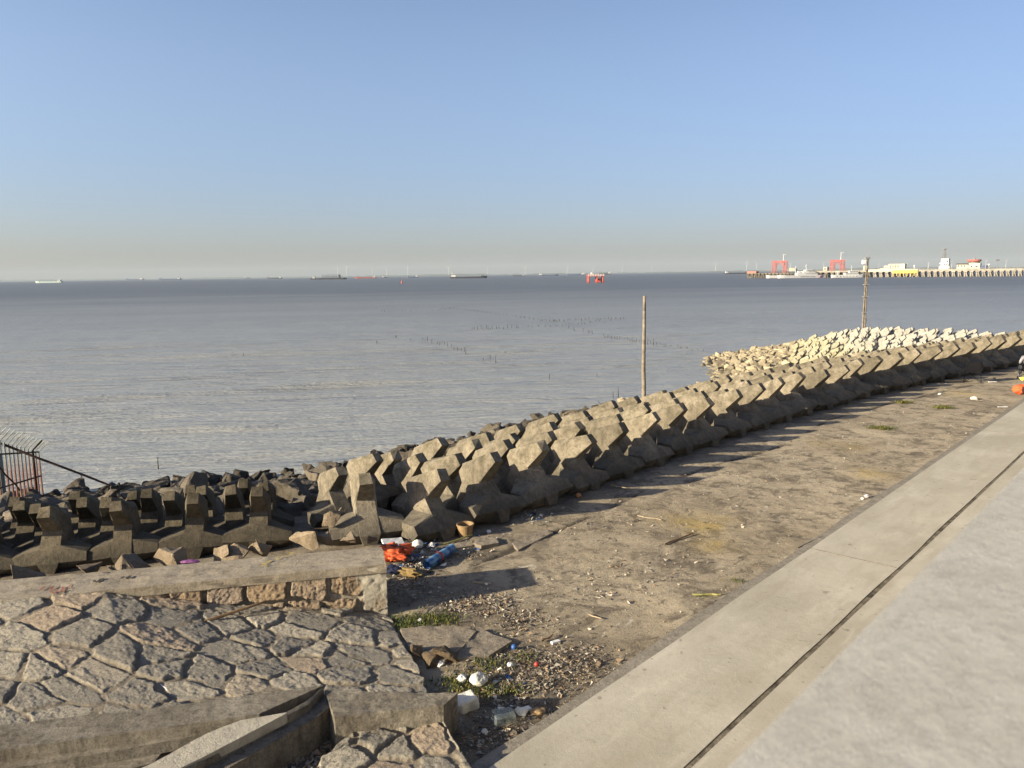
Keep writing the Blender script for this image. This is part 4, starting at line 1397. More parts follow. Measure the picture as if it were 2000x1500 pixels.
ship(879, 950, 543.6, 5.2, M_HULLD, 'biggest dark bulk carrier with a cream stern house, mid picture', True, .13, 3, cover=M_STEEL)
ship(1001, 1024, 539.6, 2.2, M_HULLD, 'low distant barge right of the biggest bulk carrier', False, .1, 2)
ship(1052, 1090, 538.8, 3.2, M_HULLB, 'distant ship with a white house left of the red legged platform', True, .16, 2)
ship(1106, 1142, 538.0, 3.4, M_HULLB, 'distant bluish ship just left of the red legged platform', False, .16, 2)
ship(1170, 1192, 536.4, 3.6, M_HULLD, 'distant dark ship showing behind the red legged platform', False, .16, 2)
ship(1414, 1462, 535.2, 3.4, M_HULLD, 'low dark barge left of the pier head', True, .08, 2)

# red buoy
p = W(785, 553.5, 0); u = p.y / F
r = empty('channel_buoy', p, 'small red channel buoy with a conical tower on open water', 'buoy')
bm = bmesh.new(); cyl(bm, (0, 0, -.5), (0, 0, 2.2 * u), 1.9 * u, 1.8 * u, 12); link('float', bm_mesh(bm, 'float'), M_CRED, r)
bm = bmesh.new(); cyl(bm, (0, 0, 2.2 * u), (0, 0, 6.0 * u), 1.1 * u, .45 * u, 8); box(bm, (-.6 * u, -.6 * u, 6 * u), (.6 * u, .6 * u, 7.4 * u)); link('tower', bm_mesh(bm, 'tower'), M_CRED, r)

# red legged platform
pa, pb = W(1147, 552.5, 0), W(1179, 552.5, 0); yc = pa.y; u = yc / F
r = empty('sea_platform', (D(1163, 552.5, yc).x, yc, 0), 'small sea platform with a red and white deck on red legs', 'platform')
w2 = 14 * u
for sx in (-1, 0.15, 0.95):
    for sy in (-1, 1):
        bm = bmesh.new(); cyl(bm, (sx * w2, sy * w2 * .8, -1), (sx * w2, sy * w2 * .8, 12.5 * u), 1.3 * u, n=10); link('leg', bm_mesh(bm, 'leg', True), M_CRED, r)
bm = bmesh.new(); box(bm, (-w2 - 1.5 * u, -w2, 12.4 * u), (w2 + 1.5 * u, w2, 15.6 * u)); dk = link('deck', bm_mesh(bm, 'deck'), M_CRED, r)
for k in range(10):
    bm = bmesh.new(); x0 = -w2 - 1.2 * u + k * 3.15 * u
    box(bm, (x0, -w2 - .12 * u, 12.6 * u), (x0 + 1.5 * u, -w2 - .02 * u, 17 * u)); link('panel', bm_mesh(bm, 'panel'), M_SHIPW, dk)
bm = bmesh.new(); box(bm, (-10 * u, -3 * u, 15.6 * u), (-5 * u, 3 * u, 18 * u)); cyl(bm, (-7.5 * u, 0, 18 * u), (-7.5 * u, 0, 20.5 * u), 1.6 * u, .5 * u, 8); link('hut', bm_mesh(bm, 'hut'), M_SHIPW, r)
bm = bmesh.new(); box(bm, (1.5 * u, w2 * .6, 1.5 * u), (w2 * .8, w2 * .7, 8 * u)); link('fender', bm_mesh(bm, 'fender'), M_CRED, r)

# ------------------------------------------------------------------ the pier and what stands on it
PA, PB = W(1457, 543.4, 0), W(2060, 538.8, 0)


def pier_y(px):
    """forward distance of the pier's near face under image column px"""
    d = ray(px, 540)
    e = PB - PA
    t = (PA.x * d.y - PA.y * d.x) / (e.y * d.x - e.x * d.y)
    return PA.y + e.y * t


def PP(px, py, back=0.0):
    return D(px, py, pier_y(px) + back)


pdir = (PB - PA); pdir.z = 0; PLn = pdir.length; pdir.normalize(); pb_ = Vector((-pdir.y, pdir.x, 0))
if pb_.y < 0: pb_ = -pb_
U_ = pier_y(1750) / F
DK = PP(1800, 526.5).z
pier = empty('pier', PA, 'long concrete pier on rows of piles running to the right edge', 'pier')
prz = math.atan2(pdir.y, pdir.x)


def lx(px): return (PP(px, 540) - PA).dot(pdir)


def pbox(bm, px0, px1, z0, z1, b0, b1):
    a, b = lx(px0), lx(px1)
    pts = [PA + pdir * s + pb_ * q for s, q in ((a, b0), (b, b0), (b, b1), (a, b1))]
    prism(bm, [tuple(p[:2]) for p in pts], z0, z1)


def pput(name, bm, mat, root): return place_in(link(name, bm_mesh(bm, name), mat), root)


bm = bmesh.new(); pbox(bm, 1560, 2300, DK - 1.3, DK, 0, 9); pput('deck', bm, M_PIER, pier)
bm = bmesh.new(); pbox(bm, 1457, 1560, DK - 2.4, DK - 1.6, 2, 14); pput('deck', bm, M_PIERD, pier)
bm = bmesh.new(); pbox(bm, 1690, 1792, DK - 1.25, DK + .5, -.5, -.02); pput('parapet_wall', bm, M_PIERW, pier)
bm = bmesh.new(); pbox(bm, 1743, 1792, DK - 2.6, DK - .2, -.9, -.52)
for k in range(8):
    x0 = 1744 + k * 6.8; pbox(bm, x0, x0 + 1.3, DK - 4.6, DK - 2.6, -.9, -.52)
pput('yellow_panel', bm, M_YELL, pier)
bm = bmesh.new(); pbox(bm, 1457, 1475, DK - 1.6, DK + .3, 2, 8); pput('end_block', bm, plain('striped pier head', (0.5, 0.2, 0.15), 0.8)  , pier)
bm = bmesh.new(); pbox(bm, 1480, 2300, DK + .9, DK + 1.0, .3, .4)
for k in range(60): pbox(bm, 1690 + k * 8.0, 1690.6 + k * 8.0, DK, DK + .95, .3, .4)
pput('railing', bm, M_PIER, pier)
px = 1460.0
while px < 2180:
    bm = bmesh.new()
    a = lx(px)
    for q in (0.6, 4.2, 8.0):
        p = PA + pdir * a + pb_ * q
        cyl(bm, (p.x, p.y, -1.5), (p.x, p.y, DK - 1.2), .48, n=8)
        p2 = p + pdir * 2.0
        cyl(bm, (p2.x, p2.y, -1.5), (p.x + pdir.x * .6, p.y + pdir.y * .6, DK - 1.2), .38, n=8)
    s = a
    pts = [PA + pdir * (s + e) + pb_ * q for e, q in ((-.8, -.25), (1.6, -.25), (1.6, 9), (-.8, 9))]
    prism(bm, [tuple(p[:2]) for p in pts], DK - 2.2, DK - 1.31)
    pput('pile_bent', bm, M_PIERD if px < 1700 else M_PIER, pier)
    px += 11.8 if px > 1560 else 7.0

# portal cranes
for (x0, x1, top, mpx, mtop, lb) in ((1506.5, 1533, 510.5, 1530, 497, 'left red portal gantry over the pier head with a white mast'), (1620, 1645.5, 508.5, 1642, 493, 'right red portal gantry behind the patrol ships with a white mast')):
    a, b = lx(x0), lx(x1); zt = PP(x0, top).z
    r = empty('portal_gantry', PA + pdir * a, lb, 'gantry', 'red portal gantries on the pier')
    for s0 in (a, b - 2.3):
        bm = bmesh.new()
        cs = [PA + pdir * (s0 + e) + pb_ * q for e, q in ((0, 1), (2.3, 1), (2.3, 5), (0, 5))]
        for c in cs: cyl(bm, (c.x, c.y, DK - 1.5), (c.x, c.y, zt), .24, n=6)
        z = DK - .5; f = 0
        while z < zt - 3.5:
            for i in range(4):
                c, d = cs[i], cs[(i + 1) % 4]
                if f: c, d = d, c
                cyl(bm, (c.x, c.y, z), (d.x, d.y, z + 3.6), .07, n=5); cyl(bm, (c.x, c.y, z), (d.x, d.y, z), .07, n=5)
            z += 3.6; f = 1 - f
        pput('tower_leg', bm, M_CRED, r)
    bm = bmesh.new()
    for q in (1, 5):
        p0, p1 = PA + pdir * a + pb_ * q, PA + pdir * b + pb_ * q
        cyl(bm, (p0.x, p0.y, zt), (p1.x, p1.y, zt), .30, n=6); cyl(bm, (p0.x, p0.y, zt - 1.1), (p1.x, p1.y, zt - 1.1), .16, n=6)
        for e, sg in ((2.3, 1), (b - a - 2.3, -1)):
            m0 = PA + pdir * (a + e) + pb_ * q; m1 = m0 + pdir * 2.6 * sg
            cyl(bm, (m0.x, m0.y, zt - 4), (m1.x, m1.y, zt - .6), .2, n=6)
    pput('crossbeam', bm, M_CRED, r)
    bm = bmesh.new(); m = PP(mpx, 515, 3); cyl(bm, (m.x, m.y, zt - 3), (m.x, m.y, PP(mpx, mtop).z), .35, .22, 8); mt = PP(mpx, mtop).z
    box(bm, (m.x - .5, m.y - .4, mt - .3), (m.x + 2.0, m.y + .4, mt + .2)); pput('light_mast', bm, M_SHIPW, r)


def building(name, label, cat, px0, px1, pyb, pyt, depth, mat, back=2.0, wins=(), roof=None, group=None):
    a, b = lx(px0), lx(px1)
    z0 = DK - .02; z1 = PP((px0 + px1) / 2, pyt).z
    r = empty(name, PA + pdir * ((a + b) / 2) + Vector((0, 0, z0)), label, cat, group)
    bm = bmesh.new(); pbox(bm, px0, px1, z0, z1, back, back + depth); wl = pput('wall', bm, mat, r)
    for (wx0, wx1, wy0, wy1) in wins:
        bm = bmesh.new(); pbox(bm, wx0, wx1, PP(wx0, wy1).z, PP(wx0, wy0).z, back - .06, back + .10); pput('window', bm, M_GLASS, r)
    if roof:
        bm = bmesh.new(); pbox(bm, px0 - roof[0], px1 + roof[0], z1, z1 + roof[1], back - .6, back + depth + .6); pput('roof', bm, roof[2], r)
    return r, z0, z1


r, z0, z1 = building('pier_office', 'cream three storey block with square windows on the pier, beside the yellow section', 'building', 1733, 1765, 527, 515.4, 9, M_CREAM,
                     wins=[(1735.5 + k * 5, 1738 + k * 5, 516.8 + q * 2.9, 518.4 + q * 2.9) for k in range(4) for q in range(3)])
bm = bmesh.new(); pbox(bm, 1724, 1733, z0, PP(1728, 519).z, 2.2, 9); wg = pput('side_wing', bm, M_CREAM, r)
bm = bmesh.new(); pbox(bm, 1716, 1724, z0, PP(1728, 524).z, 2.2, 9); pput('low_wing', bm, M_CREAM, r)
for k in (1726.2, 1730): bm = bmesh.new(); pbox(bm, k, k + 1.6, PP(k, 522.8).z, PP(k, 521).z, 2.1, 2.4); pput('window', bm, M_GLASS, r)
r, z0, z1 = building('control_tower', 'white round cornered control tower topped by a lattice mast on the pier', 'building', 1835, 1850, 526, 505, 7, M_SHIPW, wins=[(1842, 1843.6, 508.6, 511), (1846, 1848.6, 508.6, 512), (1842, 1843.6, 516, 518.5), (1845.6, 1847, 516, 518.5)])
bm = bmesh.new(); pbox(bm, 1832.5, 1851, PP(1840, 515.2).z, PP(1840, 513.6).z, 1.2, 9.6); pput('balcony', bm, M_SHIPW, r)
bm = bmesh.new(); pbox(bm, 1831.5, 1835, z0, PP(1832, 519.8).z, 2.4, 7); pbox(bm, 1850, 1852, z0, PP(1832, 520).z, 2.4, 7); pput('annex', bm, M_SHIPW, r)
bm = bmesh.new(); m = PP(1844.3, 505, 5.5); zt = PP(1844.3, 486).z
for sx, sy in ((-1, -1), (1, -1), (1, 1), (-1, 1)): cyl(bm, (m.x + sx * 1.2, m.y + sy * 1.2, z1 - .1), (m.x + sx * .4, m.y + sy * .4, zt), .16, n=5)
for k in range(9):
    t = k / 9; w0 = 1.2 - .8 * t; zz = z1 + (zt - z1) * t
    for sx, sy, ex, ey in ((-1, -1, 1, -1), (1, -1, 1, 1), (1, 1, -1, 1), (-1, 1, -1, -1)): cyl(bm, (m.x + sx * w0, m.y + sy * w0, zz), (m.x + ex * w0 * .95, m.y + ey * w0 * .95, zz + (zt - z1) / 9), .1, n=4)
box(bm, (m.x - 1.1, m.y - 1.1, zt - .3), (m.x + 1.1, m.y + 1.1, zt + .2)); pput('lattice_mast', bm, M_STEEL, r)
building('gatehouse', 'low cream hall with a dark hipped roof left of the red banded tower', 'building', 1866.5, 1888, 526, 516.5, 8, M_CREAM, wins=[(1868.3 + k * 5.8, 1871 + k * 5.8, 518.2, 521) for k in range(3)], roof=(1.0, .9, M_ROOF))
r, z0, z1 = building('watch_house', 'cream watch house with a faded red round roof on the pier', 'building', 1889, 1912, 526, 514, 8, M_CREAM, wins=[(1894, 1897, 519.5, 522), (1903, 1907, 519.5, 522)])
c = PP(1902.5, 514, 5); rr = 9.5 * U_
bm = bmesh.new(); cyl(bm, (c.x, c.y, z1 - .1), (c.x, c.y, PP(1902, 510.5).z), rr, n=20); pput('wall', bm, M_CREAM, r)
bm = bmesh.new(); cyl(bm, (c.x, c.y, PP(1902, 512.9).z), (c.x, c.y, PP(1902, 511).z), rr * 1.01, n=20); pput('window', bm, M_GLASS, r)
bm = bmesh.new(); cyl(bm, (c.x, c.y, PP(1902, 510.6).z), (c.x, c.y, PP(1902, 506.8).z), rr * 1.2, rr * 1.22, 20); pput('roof', bm, M_ROOFR, r)
bm = bmesh.new(); cyl(bm, (c.x, c.y, PP(1902, 506.8).z), (c.x, c.y, PP(1902, 492).z), .16, .08, 6); cyl(bm, (c.x, c.y, PP(1902, 506.8).z), (c.x, c.y, PP(1902, 504.5).z), 1.0, .6, 8); pput('aerial', bm, M_STEEL, r)
building('switch_cabin', 'small cream cabin with a dark square opening by the right red gantry', 'building', 1605, 1612.5, 533, 521.6, 6, M_CREAM, back=3, wins=[(1607.4, 1610, 523.8, 527)])
building('dark_shed', 'dark blue low shed right of the red banded watch house', 'building', 1913.5, 1925, 526, 518.2, 6, M_HULLB, back=2)
building('pump_house', 'beige low hut beneath the left red gantry', 'building', 1535, 1549, 533, 523.5, 6, plain('beige hut', (0.42, 0.38, 0.30)), back=4)
# lamp posts
bmL = bmesh.new(); cyl(bmL, (0, 0, 0), (0, 0, 1), .02, .012, 6); box(bmL, (-.02, -.02, .97), (.16, .02, 1.0))
LAMP = bm_mesh(bmL, 'pier_lamp'); LAMP.materials.append(M_SHIPW)
for i, (px, pt) in enumerate(((1716, 514), (1771, 513.6), (1812, 512), (1813.5, 512.6), (1858, 511.6), (1925, 507.6), (1964, 508.6), (1543.5, 513.5), (1608, 513))):
    p = PP(px, 526, 1.5); p.z = DK - .01
    o = link('pier_lamp', LAMP); o.location = p; h = PP(px, pt, 1.5).z - DK; o.scale = (h * .9, h * .9, h)
    tag(o, f'slim white lamp post on the pier, {ordn((8, 9, 3, 4, 5, 6, 7, 1, 2)[i] if i > 6 else i + 3)} from left', 'lamp post', 'lamp posts along the pier')
for px, py, r_, lb in ((1931.5, 517, 2.1, 'white radar ball on a short post right of the dark shed'), (1786, 519.5, 1.8, 'white domed cabin block beyond the pier railing')):
    p = PP(px, py, 4); bm = bmesh.new()
    bmesh.ops.create_uvsphere(bm, u_segments=14, v_segments=9, radius=r_ * U_, matrix=Matrix.Translation(p)); cyl(bm, (p.x, p.y, DK - .01), (p.x, p.y, p.z), .3, n=6)
    o = link('radar_dome', bm_mesh(bm, 'radar_dome', True), M_SHIPW); tag(o, lb, 'radar dome')
p = PP(1948, 507.8, 4); bm = bmesh.new(); cyl(bm, (p.x, p.y, DK), (p.x, p.y, p.z), .15, n=6); box(bm, (p.x - 1.6, p.y - .5, p.z - .5), (p.x + 1.6, p.y + .5, p.z + .4))
tag(link('floodlight_mast', bm_mesh(bm, 'floodlight_mast'), M_STEEL), 'grey mast with a dark flood light head right of the radar ball', 'mast')


# patrol ships lying along the pier
def patrol(px0, px1, pyw, label, big):
    yc = pier_y((px0 + px1) / 2) - 9
    a, b = D(px0, pyw, yc), D(px1, pyw, yc)
    c = (a + b) / 2; L = (b - a).length; u = L / (px1 - px0)
    r = empty('patrol_ship', (c.x, c.y, 0), label, 'ship', 'white patrol ships moored at the pier', math.atan2((b - a).y, (b - a).x) + (0.10 if big else .03))
    H, B = 5.2 * u, L * 0.13
    link('hull', bm_mesh(hull_bm(L, B, H, 0.55, 0.30), 'hull'), M_SHIPW, r)
    def bx(name, x0, x1, z0, z1, w, mat=M_SHIPW, par=r):
        bm = bmesh.new(); box(bm, ((x0 - .5) * L, -B * w, z0 * u), ((x1 - .5) * L, B * w, z1 * u))
        if mat is M_SHIPW: bmesh.ops.bevel(bm, geom=bm.edges[:], offset=.18, segments=1, affect='EDGES')
        return link(name, bm_mesh(bm, name), mat, par)
    if big:
        d1 = bx('deckhouse', .34, .74, 5.0, 9.5, .42); bx('window', .50, .735, 7.2, 8.2, .425, M_GLASS, d1)
        d2 = bx('deckhouse', .46, .70, 9.4, 12.6, .36); bx('window', .56, .705, 11.0, 12.0, .365, M_GLASS, d2)
        d3 = bx('wheelhouse', .50, .66, 12.5, 15.4, .30); bx('window', .54, .665, 13.6, 14.7, .305, M_GLASS, d3)
        bx('funnel', .36, .41, 9.4, 13.0, .2); bx('stern_deck', .02, .12, 5.0, 6.0, .40)
        bm = bmesh.new()
        for x, h in ((.535, 27.0), (.325, 24.0)):
            cyl(bm, ((x - .5) * L, 0, 9 * u), ((x - .5) * L, 0, h * u), .75 * u, .28 * u, 6)
            cyl(bm, ((x - .535) * L, 0, h * u * .80), ((x - .47) * L, 0, h * u * .80), .3 * u, n=6)
        box(bm, ((.52 - .5) * L, -.9 * u, 22 * u), ((.55 - .5) * L, .9 * u, 23.4 * u))
        link('mast', bm_mesh(bm, 'mast'), M_SHIPW, r)
    else:
        d1 = bx('deckhouse', .38, .82, 4.6, 8.8, .42); bx('window', .40, .815, 6.6, 7.7, .425, M_GLASS, d1)
        d2 = bx('wheelhouse', .52, .78, 8.7, 13.0, .36); bx('window', .53, .785, 10.3, 11.6, .365, M_GLASS, d2)
        bm = bmesh.new(); cyl(bm, (.10 * L, 0, 13 * u), (.10 * L, 0, 24 * u), .5 * u, .2 * u, 6); cyl(bm, (.06 * L, 0, 18 * u), (.14 * L, 0, 18 * u), .25 * u, n=5); link('mast', bm_mesh(bm, 'mast'), M_SHIPW, r)
        bm = bmesh.new()
        for sy in (-.3, .3):
            cyl(bm, (-.36 * L, sy * B, 4 * u), (-.36 * L, sy * B, 12 * u), .35 * u, n=6); cyl(bm, (-.30 * L, sy * B, 4 * u), (-.30 * L, sy * B, 12 * u), .35 * u, n=6)
        cyl(bm, (-.36 * L, -.3 * B, 12 * u), (-.36 * L, .3 * B, 12 * u), .35 * u); cyl(bm, (-.30 * L, -.3 * B, 12 * u), (-.30 * L, .3 * B, 12 * u), .35 * u)
        link('stern_frame', bm_mesh(bm, 'stern_frame'), M_SHIPW, r)
        for k in range(7):
            bm = bmesh.new(); x = -.36 * L + k * .1 * L; cyl(bm, (x, -B * .5 - .35 * u, 2.2 * u), (x, -B * .49, 2.2 * u), .75 * u, n=10); link('fender', bm_mesh(bm, 'fender'), M_BLACK, r)
    return r, L, B, H, u


r, L, B, H, u = patrol(1519, 1622, 543.4, 'large white patrol ship with slanting red and blue bow stripes at the pier head', True)
M_BLUE = plain('blue stripe paint', (0.04, 0.07, 0.26), 0.6, 0.4, 0.1)
for (x0, wd, mt) in ((.765, .022, M_CRED), (.795, .012, M_BLUE), (.812, .009, M_BLUE)):
    bm = bmesh.new()
    yy = lambda t: -B / 2 * (1.0 if t < .7 else math.sqrt(max(0, 1 - ((t - .7) / .3) ** 2)) * .98 + .02) - .10
    vs_ = [((x0 - .5) * L, yy(x0) * .97, .2), ((x0 + wd - .5) * L, yy(x0 + wd) * .97, .2), ((x0 + wd + .04 - .5) * L, yy(x0 + wd + .04), H * .98), ((x0 + .04 - .5) * L, yy(x0 + .04), H * .98)]
    f_ = [bm.verts.new(v) for v in vs_]; g_ = [bm.verts.new((v[0], v[1] + .5, v[2])) for v in vs_]
    bm.faces.new(f_); bm.faces.new(g_[::-1])
    for i in range(4): bm.faces.new((f_[i], g_[i], g_[(i + 1) % 4], f_[(i + 1) % 4]))
    link('stripe', bm_mesh(bm, 'stripe'), mt, r)
cu = bpy.data.curves.new('lettering', 'FONT'); cu.body = 'CHINA COAST GUARD'; cu.size = 2.6 * u; cu.extrude = .02; cu.align_x = 'CENTER'; cu.space_character = 1.15
o = bpy.data.objects.new('lettering', cu); COL.objects.link(o); o.rotation_euler = (R(90), 0, 0); o.location = (.06 * L, -B / 2 - .05, 1.9 * u)
me = ev_mesh(o, 'lettering'); bpy.data.objects.remove(o)
o = link('lettering', me, None, r); me.materials.clear(); me.materials.append(M_HULLB); o.rotation_euler = (R(90), 0, 0); o.location = (.04 * L, -B / 2 - .06, 1.7 * u)
patrol(1624, 1688, 541.2, 'smaller white patrol boat with black tyre fenders and a stern frame', False)
r, z0, z1 = None, 0, 0
yc = pier_y(1510) - 6
a, b = D(1498, 543.6, yc), D(1530, 543.6, yc)
bm = hull_bm((b - a).length, 5, 2.2, .1, .1)
o = link('pontoon', bm_mesh(bm, 'pontoon'), M_SHIPW); o.location = (a + b) / 2; o.location.z = 0; tag(o, 'low white pontoon at the stern of the large patrol ship', 'pontoon')

# ------------------------------------------------------------------ things left on the apron
M_ORANGE = plain('orange cloth', (0.86, 0.15, 0.055), 0.8, 0.2, 0.2, 6, bump=0.004)
M_FOAM = plain('dirty white foam', (0.72, 0.70, 0.62), 0.9, 0.2, 0.12, 6, bump=0.008)
M_PAPER = plain('white scrap', (0.78, 0.78, 0.76), 0.8, 0.2, 0.08, 8)
M_BUCKET = plain('brown plastic', (0.30, 0.20, 0.10), 0.7, 0.3, 0.25, 8)
M_WOOD = plain('pale driftwood', (0.42, 0.33, 0.22), 0.9, 0.2, 0.3, 9, bump=0.004)
M_WOODD = plain('brown lath', (0.25, 0.16, 0.085), 0.9, 0.2, 0.3, 9)
M_BLUEM = plain('bright blue plastic', (0.035, 0.11, 0.33), 0.5, 0.4, 0.15, 6)
M_REDP = plain('red plastic', (0.42, 0.05, 0.035), 0.5, 0.4, 0.12)
M_NAVY = plain('navy cloth', (0.02, 0.025, 0.06), 0.8, 0.2, 0.3)
M_YG = plain('yellow green cane', (0.36, 0.33, 0.12), 0.7, 0.3, 0.2)
M_GRASSB = plain('dry straw', (0.30, 0.21, 0.09), 0.9, 0.1, 0.3)


def gp(px, py, dz=0.0):
    p = W(px, py, AP)
    p.z = AP + 0.0 + dz
    return p


def lump(name, px, py, size, mat, label, cat, rz=0.0, seed=1, amp=0.25, freq=4.0, dz=None, sub=3, squash=1.0, parent=None):
    bm = bmesh.new()
    bmesh.ops.create_icosphere(bm, subdivisions=sub, radius=0.5)
    P = np.array([v.co[:] for v in bm.verts])
    n = fbm(P[:, 0] * freq, P[:, 1] * freq, P[:, 2] * freq + seed * 3.1, 3, seed)
    for v, k in zip(bm.verts, n): v.co *= 1 + amp * float(k)
    for v in bm.verts: v.co = Vector((v.co.x * size[0], v.co.y * size[1], v.co.z * size[2]))
    me = bm_mesh(bm, name)
    o = link(name, me, mat)
    o.location = gp(px, py, size[2] * 0.42 if dz is None else dz)
    o.rotation_euler = (0, 0, rz)
    if parent: place_in(o, parent)
    else: tag(o, label, cat)
    return o


def block(name, px, py, size, mat, label, cat, rz=0.0, tilt=(0, 0), dz=None, seed=2, amp=0.008):
    bm = bmesh.new()
    box(bm, [-s / 2 for s in size], [s / 2 for s in size])
    bmesh.ops.bevel(bm, geom=bm.edges[:], offset=min(size) * .12, segments=1, affect='EDGES')
    roughen(bm, max(size) / 5, amp, 9, seed, 3)
    o = link(name, bm_mesh(bm, name), mat)
    o.location = gp(px, py, size[2] * 0.5 if dz is None else dz)
    o.rotation_euler = (R(tilt[0]), R(tilt[1]), rz)
    tag(o, label, cat)
    return o


def stick(px0, py0, px1, py1, r0, mat, label, cat='stick', name='stick', z=0.03, z1=None, wob=0.02, base=AP):
    a, b = W(px0, py0, base), W(px1, py1, base)
    a.z = base + z; b.z = base + (z if z1 is None else z1)
    bm = bmesh.new(); tapered(bm, a, b, r0, r0 * .7, 6, 6, wob, int(px0))
    return tag(link(name, bm_mesh(bm, name), mat), label, cat)


# orange life vest: padded panels
vest = empty('life_vest', gp(770, 1092), 'crumpled orange life vest lying beside the wall end', 'life vest')
for i, (px, py, sx, sy, sz, rz) in enumerate(((742, 1098, .40, .28, .13, .3), (768, 1094, .34, .26, .12, -.1), (793, 1086, .26, .30, .16, .5), (756, 1086, .34, .18, .10, .15), (778, 1103, .30, .16, .09, .1))):
    bm = bmesh.new(); box(bm, (-sx / 2, -sy / 2, -sz / 2), (sx / 2, sy / 2, sz / 2)); bmesh.ops.bevel(bm, geom=bm.edges[:], offset=sz * .38, segments=2, affect='EDGES'); roughen(bm, .045, .022, 11, i, 4)
    o = link('panel', bm_mesh(bm, 'panel', True), M_ORANGE); o.location = gp(px, py, .12 + .02 * (i % 2)); o.rotation_euler = (random.uniform(-.2, .2), random.uniform(-.25, .25), rz); place_in(o, vest)
stick(738, 1085, 800, 1096, .012, M_BLACK, None, None, 'strap', .20, .22, .03)
o = bpy.data.objects['strap']; place_in(o, vest)
# rolled blue mat
a, b = gp(834, 1113, .085), gp(884, 1080, .085)
mat_ = empty('rolled_mat', a.lerp(b, .5), 'rolled up bright blue mat with a red mark at the edge of the wall shadow', 'mat')
bm = bmesh.new(); n = 40
ax = (b - a).normalized(); s_ = ax.cross(Vector((0, 0, 1))).normalized(); up = s_.cross(ax)
rings = []
for k in range(n * 2):
    th = k / n * 2 * math.pi; rr = .045 + .02 * k / n
    rings.append([bm.verts.new(e + s_ * math.cos(th) * rr + up * math.sin(th) * rr) for e in (a, a.lerp(b, .33), a.lerp(b, .66), b)])
for p, q in zip(rings[:-1], rings[1:]):
    for i in range(3): bm.faces.new((p[i], q[i], q[i + 1], p[i + 1]))
M_MAT = Mat('blue printed mat', 0.55, 0.4); M_MAT.color(M_MAT.mix(M_MAT.rng(M_MAT.noise(7, 4, .6), .45, .6), (0.035, 0.10, 0.27), (0.16, 0.34, 0.52)))
place_in(link('roll', bm_mesh(bm, 'roll', True), M_MAT.m), mat_)
bm = bmesh.new()
m0 = a.lerp(b, .40); cyl(bm, m0, m0 + ax * .05, .0875, n=20, cap=False); place_in(link('red_band', bm_mesh(bm, 'red_band'), M_REDP), mat_)
# bucket
c = gp(909, 1047)
bk = empty('bucket', c, 'round brown plastic bucket beside the second armour unit', 'bucket')
bm = bmesh.new()
prof = [(.105, 0), (.145, .20), (.155, .20), (.155, .225), (.135, .225), (.10, .02)]
N = 24
loops = [[bm.verts.new((c.x + r_ * math.cos(t * 2 * math.pi / N), c.y + r_ * math.sin(t * 2 * math.pi / N), c.z + z)) for t in range(N)] for r_, z in prof]
for A_, B_ in zip(loops[:-1], loops[1:]):
    for t in range(N): bm.faces.new((A_[t], A_[(t + 1) % N], B_[(t + 1) % N], B_[t]))
bm.faces.new(loops[0][::-1]); bm.faces.new(loops[-1])
place_in(link('body', bm_mesh(bm, 'body', False), M_BUCKET), bk)
stick(866, 1068, 921, 1049, .016, M_YG, 'yellow green cane lying in front of the bucket', 'cane', 'cane', .04)
block('foam_board', 768, 1073, (.36, .20, .035), M_PAPER, 'white foam board leaning behind the life vest', 'foam board', .5, (24, 6), .12)
lump('float', 816, 1071, (.19, .17, .16), M_FOAM, 'round cream foam float between life vest and armour unit', 'float', 0, 4, .12, 3)
for i, (px, py, s, lb) in enumerate(((792, 1066, .12, 'small white scrap left of the round float'), (843, 1068, .13, 'white torn cup right of the round float'), (955, 1040, .09, 'white scrap below the third armour unit'), (805, 1120, .07, 'white scrap in the wall shadow near the blue mat'), (744, 1128, .06, 'tiny white scrap at the wall foot'),
                                     (821, 1214, .07, 'white cup on the grass by the slope'), (950, 1142, .05, 'white stub beside the plank in the shadow'), (860, 1300, .10, 'white scrap by the toe of the slope'), (903, 1330, .13, 'crumpled white paper by the mossy patch'), (1018, 1395, .14, 'white plastic box by the footing'),
                                     (1030, 1388, .09, 'white rag beside the plastic box'), (996, 1302, .09, 'white triangular shard right of the flat slab'), (947, 1432, .07, 'white scrap in the shaded gravel'), (1692, 971, .10, 'white paper at the promenade edge'), (1684, 975, .07, 'blue white wrapper at the promenade edge'), (1902, 781, .22, 'crumpled white paper out on the far apron'),
                                     (1835, 771, .12, 'small white scrap on the far apron'), (1993, 740, .14, 'white cup near the seated angler'), (1848, 751, .10, 'white crumb left of the black folding chair'))):
    lump('litter', px, py, (s, s * .8, s * .6), M_PAPER if i % 3 else M_FOAM, lb, 'litter', i, i + 3, .35, 3)
for (px, py, lb) in ((1938, 746, 'flat white strip right of the black folding chair'), (1958, 795, 'flat white strip near the promenade far edge')):
    block('litter', px, py, (.32, .07, .02), M_PAPER, lb, 'litter', .1)
lump('foam_lump', 935, 1337, (.19, .17, .15), M_FOAM, 'hollow rounded white foam lump on the gravel', 'foam', .6, 12, .22, 3)
block('foam_block', 912, 1386, (.21, .16, .16), M_FOAM, 'rough cream foam block with a torn corner by the kerb end', 'foam', .5, (8, -10), .08, 3, .018)
m = Mat('clear plastic', .12, .5); m.color((0.55, 0.62, 0.56)); m.b.inputs['Transmission Weight'].default_value = .75; m.b.inputs['Alpha'].default_value = .55
block('plastic_box', 984, 1412, (.22, .16, .12), m.m, 'clear greenish plastic box upturned in the gravel', 'box', .3, (4, 3))
block('carton', 1085, 1256, (.12, .05, .03), M_PAPER, 'small flattened carton on the apron', 'carton', .5)
